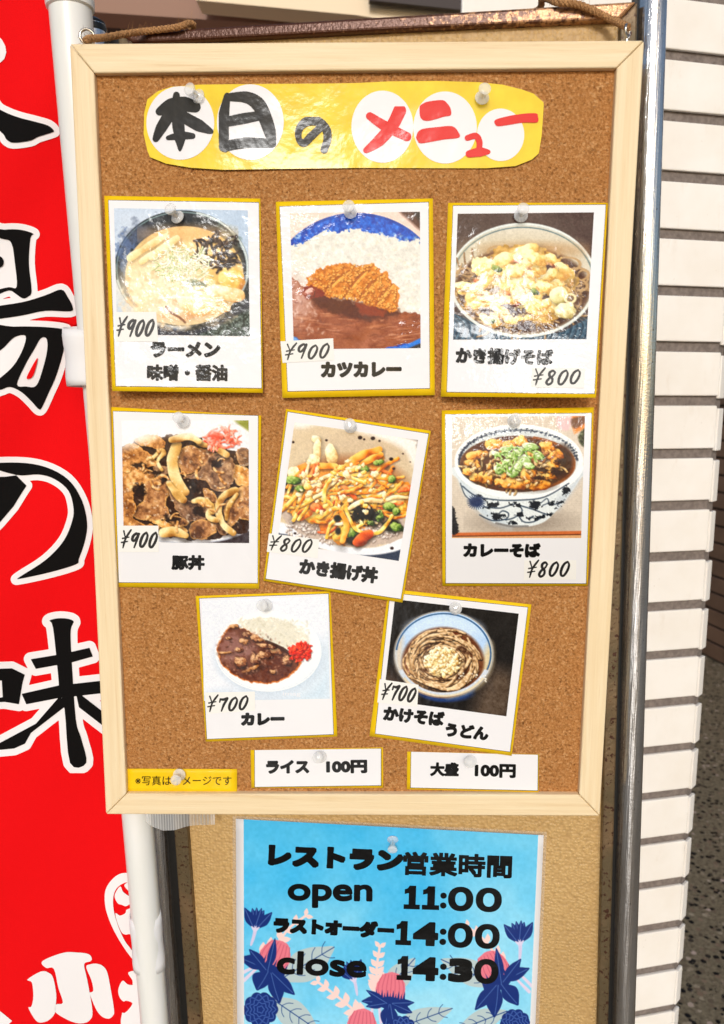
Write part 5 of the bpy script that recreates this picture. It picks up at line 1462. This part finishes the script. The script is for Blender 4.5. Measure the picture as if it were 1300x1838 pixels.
menu_card('tempura soba card in the top right with 800 yen label and glare', crop(780, 340, S1), [(97, 95), (1228, 95), (1142, 1472), (45, 1465)], [(130, 112), (1214, 105), (1133, 1447), (85, 1435)], [(165, 172), (1128, 162), (1075, 1058), (132, 1062)], dish_tempura_soba,
          [(690, 1262), (1068, 1262), (1060, 1405), (683, 1400)], ('¥800', (692, 1385), (1035, 1372), 112, 3),
          [('かき揚げそば', (150, 1172), (840, 1188), 118, 2.0)], .0002, lambda u, v: .010 * v ** 2 + .026 * u * v, [(960, 600, .026, .5), (940, 645, .032, .5), (1000, 650, .03, .5), (870, 690, .026, .4)], .12)
menu_card('pork bowl card at the left frame rail with simmered meat photo, 900 yen', crop(170, 720, S2), [(112, 42), (1215, 105), (1200, 1368), (168, 1355)], [(132, 70), (1195, 103), (1192, 1330), (174, 1325)], [(197, 142), (1123, 140), (1127, 1035), (213, 1030)], dish_pork_bowl,
          [(163, 908), (465, 908), (468, 1100), (174, 1100)], ('¥900', (188, 1072), (462, 1060), 122, 4),
          [('豚丼', (560, 1176), (803, 1178), 110, 1.7)], .0002, lambda u, v: .0032 * np.sin(np.clip(v, 0, 1) * 3.1) + .001 * v ** 2, [(300, 765, .035, 1.0)])
menu_card('tilted tempura rice bowl card with 800 yen label, in the middle of the board', crop(460, 720, S1), [(212, 55), (1235, 210), (1035, 1425), (50, 1270)], [(222, 72), (1222, 228), (1025, 1402), (65, 1258)], [(272, 150), (1145, 275), (1008, 1130), (150, 1000)], dish_tempura_rice,
          [(90, 935), (445, 978), (435, 1110), (75, 1065)], ('¥800', (85, 1050), (390, 1072), 100, 5),
          [('かき揚げ丼', (305, 1165), (862, 1235), 118, 2.0)], .0028, lambda u, v: .0016 * v ** 2)
menu_card('curry soba card with blue and white bowl photo, price 800 yen', crop(780, 720, S2), [(53, 68), (1162, 45), (1118, 1348), (58, 1348)], [(78, 95), (1150, 85), (1108, 1333), (80, 1330)], [(130, 115), (1098, 108), (1070, 998), (128, 998)], dish_curry_soba,
          [(655, 1160), (1035, 1160), (1033, 1300), (652, 1303)], ('¥800', (672, 1284), (988, 1272), 116, 6),
          [('カレーそば', (210, 1086), (775, 1088), 106, 2.1)], .0002, lambda u, v: .012 * np.sin(np.clip(v, 0, 1.02) * 3.05) + .011 * u * np.clip(1 - v, 0, 1), [(930, 765, .032, .6), (1000, 750, .03, .6), (850, 750, .025, .6), (950, 800, .022, .8)], .12)
root7, sh7 = menu_card('curry rice card with white plate photo and red pickles, 700 yen', crop(330, 1040, .230769), [(93, 130), (1140, 92), (1195, 1222), (172, 1262)], [(118, 145), (1128, 108), (1168, 1208), (178, 1245)], [(140, 165), (1122, 130), (1136, 928), (158, 945)], dish_curry_rice,
          [(165, 880), (553, 872), (556, 1020), (178, 1045)], ('¥700', (180, 1030), (505, 1010), 118, 7),
          [('カレー', (445, 1088), (785, 1084), 102, 2.3)], .0002, lambda u, v: .0014 * v ** 2)
M_FAINT = laminate('faint_white_print', (236, 240, 246))
cg = crop(330, 1040, .230769); (xl, yl), (xr, yr) = cg([(770, 893), (910, 895)]); lettering(sh7, 'imag', xl, yl, xr, yr, 9, .0016, root7, .15, M_FAINT, 4)
menu_card('tilted kake soba card with dark photo of noodles, below the tempura rice card', crop(640, 1040, S1), [(226, 66), (1238, 178), (1098, 1248), (92, 1108)], [(237, 92), (1215, 195), (1088, 1222), (130, 1093)], [(272, 140), (1148, 242), (1060, 968), (190, 852)], dish_kake_soba,
          [(165, 705), (440, 745), (430, 900), (148, 870)], ('¥700', (168, 850), (420, 862), 112, 8),
          [('かけそば', (190, 945), (622, 990), 106, 2.0), ('うどん', (630, 1060), (935, 1092), 100, 2.0)], .0008, lambda u, v: .0014 * v ** 2)

# ---- paper slips
cs = crop(220, 1330, .369231); ct_ = crop(640, 1330, .369231)


def slip(label, cr_, back, paper, words, lift, bar=None):
    bk = cr_(back); xs, ys = [p[0] for p in bk], [p[1] for p in bk]; sh = Sheet(CORK, (min(xs), min(ys), max(xs), max(ys)), lambda u, v: .0007 * v ** 2)
    root = empty('price_slip', CORK.at(sum(xs) / 4, sum(ys) / 4), label, 'price slip', 'slips along the bottom of the cork board')
    sheet_obj(sh, 'backing', bk, lift, M_YELLOW, root, 16, 6, .0004)
    if paper:
        pq = cr_(paper); sheet_obj(sh, 'border_line', pq, lift + .0002, M_HAIRLINE, root, 16, 6); sheet_obj(sh, 'paper', [(pq[0][0] + .8, pq[0][1] - .6), (pq[1][0] - 1, pq[1][1] + .5), (pq[2][0] - 1, pq[2][1] - 1), (pq[3][0] + .8, pq[3][1] - 1)], lift + .0004, M_PAPER, root, 16, 6)
    for (body, a, b, h, grow) in words:
        (xl, yl), (xr, yr) = cr_([a, b]); lettering(sh, body, xl, yl, xr, yr, h * .369231, lift + .0007, root, grow, res=2.8 if grow > .2 else 5)
    return sh, root


slip('yellow slip of small black writing in the lower left corner of the board', cs, [(20, 135), (557, 137), (557, 253), (22, 247)], None, [('※写真はイメージです', (62, 193), (530, 193), 46, .02)], .0006)
slip('white slip reading rice 100 yen with yellow edges, bottom centre of the board', cs, [(623, 45), (1267, 32), (1268, 228), (627, 228)], [(641, 46), (1259, 36), (1259, 218), (642, 226)], [('ライス', (698, 127), (908, 125), 66, 1.9), ('100円', (990, 126), (1190, 124), 66, 1.9)], .0006)
slip('white slip for large serving at 100 yen under the kake soba card', ct_, [(247, 52), (888, 65), (885, 250), (245, 235)], [(264, 54), (885, 66), (883, 243), (262, 229)], [('大盛', (358, 137), (498, 139), 68, 1.6), ('100円', (575, 143), (775, 147), 68, 1.7)], .0006)

# ---- the title sign
ta, tb = crop(240, 130, .292308), crop(610, 130, .292308)
TI = Sheet(CORK, (258, 146, 977, 304), lambda u, v: .0012 * (np.sin(u * 7.0) * .5 + .5) * v + .0035 * (1 - v) * (.6 + .4 * np.cos(u * 5)) + .001 * (2 * v - 1) ** 2)
ti = empty('title_sign', CORK.at(617., 225.), 'yellow hand lettered menu title sign at the top of the cork board', 'sign')
yl_ = laminate('yellow_title_paper', (252, 214, 44), wave=.55, seed=3.1, gloss=.15, vary=26); wh_ = laminate('white_title_paper', (240, 239, 242), wave=.55, seed=3.1, gloss=.15)
bk_ = laminate('black_brush_ink', (12, 13, 16), wave=.55, seed=3.1, gloss=.15); rd_ = laminate('red_brush_ink', (226, 18, 22), wave=.55, seed=3.1, gloss=.15)
outline = ta([(85, 165), (150, 115), (230, 88), (400, 75), (620, 72), (900, 70), (1200, 68)]) + tb([(100, 65), (300, 55), (600, 52), (850, 60), (1000, 75), (1120, 105), (1190, 130), (1251, 183), (1253, 200), (1240, 390), (1222, 498), (1180, 535), (1080, 575), (900, 588), (600, 588), (100, 586)]) + ta([(1100, 590), (900, 592), (550, 598), (350, 585), (200, 560), (100, 520), (85, 480), (62, 380), (65, 250)])
X, Y = px_grid(252, 138, 984, 310, 1.0); o_ = TI.shape('yellow_paper', X, Y, sd_poly(X, Y, outline), .0004, yl_, ti)
for f_, cx_, cy_, rx_, ry_ in ((ta, 287, 310, 208, 226), (ta, 717, 305, 205, 232), (tb, 262, 333, 190, 221), (tb, 647, 338, 195, 221), (tb, 988, 383, 145, 161)):
    (x_, y_), = f_([(cx_, cy_)]); k = .292308
    X, Y = px_grid(x_ - rx_ * k - 4, y_ - ry_ * k - 4, x_ + rx_ * k + 4, y_ + ry_ * k + 4, 1.2)
    F = np.maximum(sd_ell(X, Y, x_, y_, rx_ * k, ry_ * k), sd_poly(X, Y, outline) + .4); TI.shape('white_disc', X, Y, F, .0007, wh_, ti)
K = .292308
st = lambda f_, pts, w: ('s', f_(pts), [k * K for k in w])
strokes(TI, 'lettering', [st(ta, [(263, 138), (262, 210), (275, 330), (285, 410), (284, 478)], [20, 29, 38, 32, 7]), st(ta, [(160, 240), (230, 200), (310, 195), (378, 212)], [25, 41, 47, 34]), st(ta, [(225, 250), (170, 340), (136, 408)], [38, 34, 20]), st(ta, [(310, 275), (400, 325), (474, 362)], [36, 38, 16]), st(ta, [(212, 402), (290, 388), (362, 390)], [14, 27, 18])], .001, bk_, ti)
strokes(TI, 'lettering', [st(ta, [(575, 142), (552, 280), (550, 400), (562, 474)], [18, 36, 36, 16]), st(ta, [(575, 152), (690, 152), (760, 190), (800, 260), (835, 360), (852, 438)], [23, 36, 43, 43, 38, 23]), st(ta, [(585, 300), (680, 282), (770, 266)], [32, 34, 29]), st(ta, [(555, 455), (690, 432), (846, 436)], [32, 34, 27])], .001, bk_, ti)
strokes(TI, 'lettering', [st(ta, [(1140, 345), (1090, 392), (1045, 434), (1014, 405), (1018, 345), (1062, 302), (1130, 300), (1182, 348), (1190, 410), (1170, 474)], [23, 25, 23, 19, 23, 29, 29, 27, 25, 23])], .001, bk_, ti)
strokes(TI, 'lettering', [st(tb, [(368, 235), (320, 330), (240, 420), (162, 478)], [40, 38, 36, 18]), st(tb, [(185, 268), (280, 330), (412, 394)], [24, 32, 28])], .001, rd_, ti)
strokes(TI, 'lettering', [('p', tb([(490, 215), (505, 195), (545, 178), (630, 170), (662, 192), (682, 225), (682, 262), (640, 272), (545, 297), (498, 280)])), ('p', tb([(470, 390), (500, 350), (600, 335), (690, 330), (728, 365), (732, 400), (640, 412), (505, 435), (478, 420)]))], .001, rd_, ti)
strokes(TI, 'lettering', [st(tb, [(785, 402), (835, 390), (858, 425), (855, 480)], [18, 20, 19, 18]), st(tb, [(795, 500), (860, 488), (912, 488)], [22, 30, 14])], .001, rd_, ti)
strokes(TI, 'lettering', [('p', tb([(950, 298), (985, 280), (1090, 258), (1200, 250), (1218, 272), (1212, 306), (1130, 308), (1040, 322), (985, 330), (960, 326)]))], .001, rd_, ti)

# ---- opening hours poster on the partition
PO = Sheet(off(PANEL, .001), (420, 1470, 980, 1920), lambda u, v: .0014 * np.sin(u * 3.1) + .0018 * np.sin(v * 4 + u * 2) ** 2)
po = empty('poster', PANEL.at(700., 1680.), 'blue floral opening hours poster pinned to the beige partition under the board', 'poster')
J = crop(400, 1450, .469231)
film = simple('clear_film', (236, 240, 240), .12); film.node_tree.nodes['Principled BSDF'].inputs['Alpha'].default_value = .16
sheet_obj(PO, 'clear_film', J([(38, 30), (1240, 92), (1204, 980), (40, 980)]), .0003, film, po, 24, 20)
sheet_obj(PO, 'paper', J([(50, 42), (1228, 105), (1190, 960), (56, 960)]), .0006, M_PAPER, po, 24, 20, .0002)
pq = J([(80, 44), (1207, 104), (1170, 950), (82, 950)])
pr = poster_print(pq, 560, 430); pr.PX, pr.PY = pr.X, pr.Y
PO.print_('artwork', pr, .0009, M_PRINT, po)


def lt(body, a, b, h, grow, shear=0):
    (xl, yl), (xr, yr) = J([a, b]); return lettering(PO, body, xl, yl, xr, yr, h * .469231, .0012, po, grow, res=2.4, sharp=body[0] not in 'oc')


lt('レストラン', (174, 180), (690, 204), 84, 3.7); lt('営業時間', (690, 212), (1107, 226), 90, 1.75)
lt('open', (248, 336), (573, 340), 92, 2.3); lt('ラストオーダー', (194, 447), (656, 470), 64, 2.7); lt('close', (207, 590), (551, 606), 92, 2.3)


def clock(items, a, b, h):
    (xl, yl), (xr, yr) = J([a, b]); w = math.hypot(xr - xl, yr - yl); c, s_ = (xr - xl) / w, (yr - yl) / w; s = .469231
    T = lambda x, y: (xl + x * s * c - (y - .5) * h * s * s_, yl + x * s * s_ + (y - .5) * h * s * c)
    for chh, x0, x1 in items:
        if chh in '43':
            p, q = T(x0, .5), T(x1, .5); lettering(PO, chh, *p, *q, h * s, .0012, po, 4.4, res=2.2, sharp=True)
            continue
        P = np.array([T(x0, -.05), T(x1, -.05), T(x1, 1.05), T(x0, 1.05)]); X, Y = px_grid(P[:, 0].min() - 2, P[:, 1].min() - 2, P[:, 0].max() + 2, P[:, 1].max() + 2, 2.2)
        R_ = lambda k: [T(x0 + (x1 - x0) * u, v_) for u, v_ in k]
        if chh == '1':
            F = sd_poly(X, Y, R_([(.34, 0), (.74, 0), (.74, .80), (1, .80), (1, 1), (0, 1), (0, .80), (.30, .80), (.30, .32), (.04, .36), (.04, .16), (.22, .12)]))
        elif chh == ':':
            F = fields([sd_poly(X, Y, R_([(.5 + .5 * math.cos(k), y_ + .13 * math.sin(k)) for k in np.linspace(0, 6.28, 20, endpoint=False)])) for y_ in (.38, .80)])
        else:
            el = lambda rx_, ry_: R_([(.5 + rx_ * np.sign(math.cos(k)) * abs(math.cos(k)) ** .9, .5 + ry_ * np.sign(math.sin(k)) * abs(math.sin(k)) ** .9) for k in np.linspace(0, 6.28, 40, endpoint=False)])
            F = np.maximum(sd_poly(X, Y, el(.5, .52)), -sd_poly(X, Y, el(.215, .29)))
        PO.shape('lettering', X, Y, F, .0012, M_INK, po)


clock([('1', 0, 62), ('1', 70, 136), (':', 139, 164), ('0', 169, 266), ('0', 275, 375)], (693, 342), (1068, 354), 90)
clock([('1', 0, 60), ('4', 66, 163), (':', 168, 194), ('0', 199, 295), ('0', 303, 398)], (662, 478), (1060, 494), 92)
clock([('1', 0, 57), ('4', 61, 160), (':', 165, 191), ('3', 197, 290), ('0', 296, 389)], (666, 612), (1055, 628), 92)

# ---- clear push pins
cl = Mat('clear_plastic', (252, 253, 253), .04); cl.b.inputs['Alpha'].default_value = .4
PIN_H = .0135


def lathe(prof, n=28):
    v_ = []; f_ = []
    for r_, z in prof:
        for i in range(n):
            a_ = 2 * math.pi * i / n; v_.append((r_ * math.cos(a_), r_ * math.sin(a_), z))
    k = len(prof)
    for j in range(k - 1):
        for i in range(n):
            f_.append((j * n + i, j * n + (i + 1) % n, (j + 1) * n + (i + 1) % n, (j + 1) * n + i))
    f_.append(tuple(range(n - 1, -1, -1))); f_.append(tuple((k - 1) * n + i for i in range(n)))
    return v_, f_


GROUP = 'clear push pins'
proto = empty('push_pin', (0, 0, 0), 'x', 'push pin', GROUP)
mb_ = MB(); mb_.add(*lathe([(.0050, 0.0002), (.0056, .0006), (.0056, .0014), (.0046, .0021), (.0026, .0032), (.0024, .0060), (.0030, .0086), (.0044, .0105), (.0048, .0115), (.0048, .0128), (.0040, .0135), (.0012, .0137)])); mb_.build('grip', cl.m, proto, True)
mb_ = MB(); mb_.tube([(0, 0, -.0055), (0, 0, -.004), (0, 0, .007)], [.0001, .0005, .0005], 8); mb_.build('needle', steel, proto, True)
PINS = [((338.5, 158.4), (357, 173.8), CORK, 'push pin through the upper left end of the title sign'), ((871, 157.8), (865, 176.8), CORK, 'push pin through the upper right end of the title sign'),
        ((303.8, 373), (320, 390.8), CORK, 'tilted push pin holding the ramen card'), ((625.7, 369), (629.7, 381), CORK, 'push pin holding the pork cutlet curry card'), ((940, 373), (934.8, 388), CORK, 'push pin holding the tempura soba card'),
        ((319, 748.3), (330, 757), CORK, 'push pin holding the pork bowl card'), ((627.5, 760.6), (629.6, 766), CORK, 'push pin holding the tilted tempura rice bowl card'), ((927, 751.5), (922.8, 756), CORK, 'push pin holding the curry soba card'),
        ((469.6, 1086.8), (477.7, 1086), CORK, 'push pin holding the curry rice card'), ((816.9, 1089.5), (818, 1092), CORK, 'push pin holding the tilted kake soba card'),
        ((315.3, 1401), (322.6, 1389.8), CORK, 'push pin over the writing of the yellow slip'), ((570, 1360), (575.5, 1358), CORK, 'push pin holding the rice price slip'), ((842.3, 1368.8), (845, 1366), CORK, 'push pin holding the large serving slip'),
        ((704.6, 1527), (705.4, 1506), off(PANEL, .002), 'push pin holding the blue opening hours poster')]
kids = list(proto.children)
for i, (hd, bs_, pl, lab) in enumerate(PINS):
    base_p = off(pl, (.009 if 'curry soba card' in lab else .0035) if pl is CORK else .002).at(float(bs_[0]), float(bs_[1]))
    best = None
    d0 = float(np.linalg.norm(base_p - CAM_P))
    for s_ in np.linspace(.9, 1.0, 400):
        h_ = facing(0).at(float(hd[0]), float(hd[1])); q = CAM_P + (h_ - CAM_P) / np.linalg.norm(h_ - CAM_P) * d0 * s_
        e = abs(np.linalg.norm(q - base_p) - PIN_H)
        if best is None or e < best[0]:
            best = (e, q)
    ax = Vector(best[1] - base_p).normalized()
    r = proto if i == 0 else proto.copy()
    if i:
        COL.objects.link(r)
        for k in kids:
            c_ = k.copy(); COL.objects.link(c_); c_.parent = r
    r.location = Vector(base_p); r.rotation_mode = 'QUATERNION'; r.rotation_quaternion = ax.to_track_quat('Z', 'Y'); r['label'] = lab
bpy.data.curves.remove(_TXT)
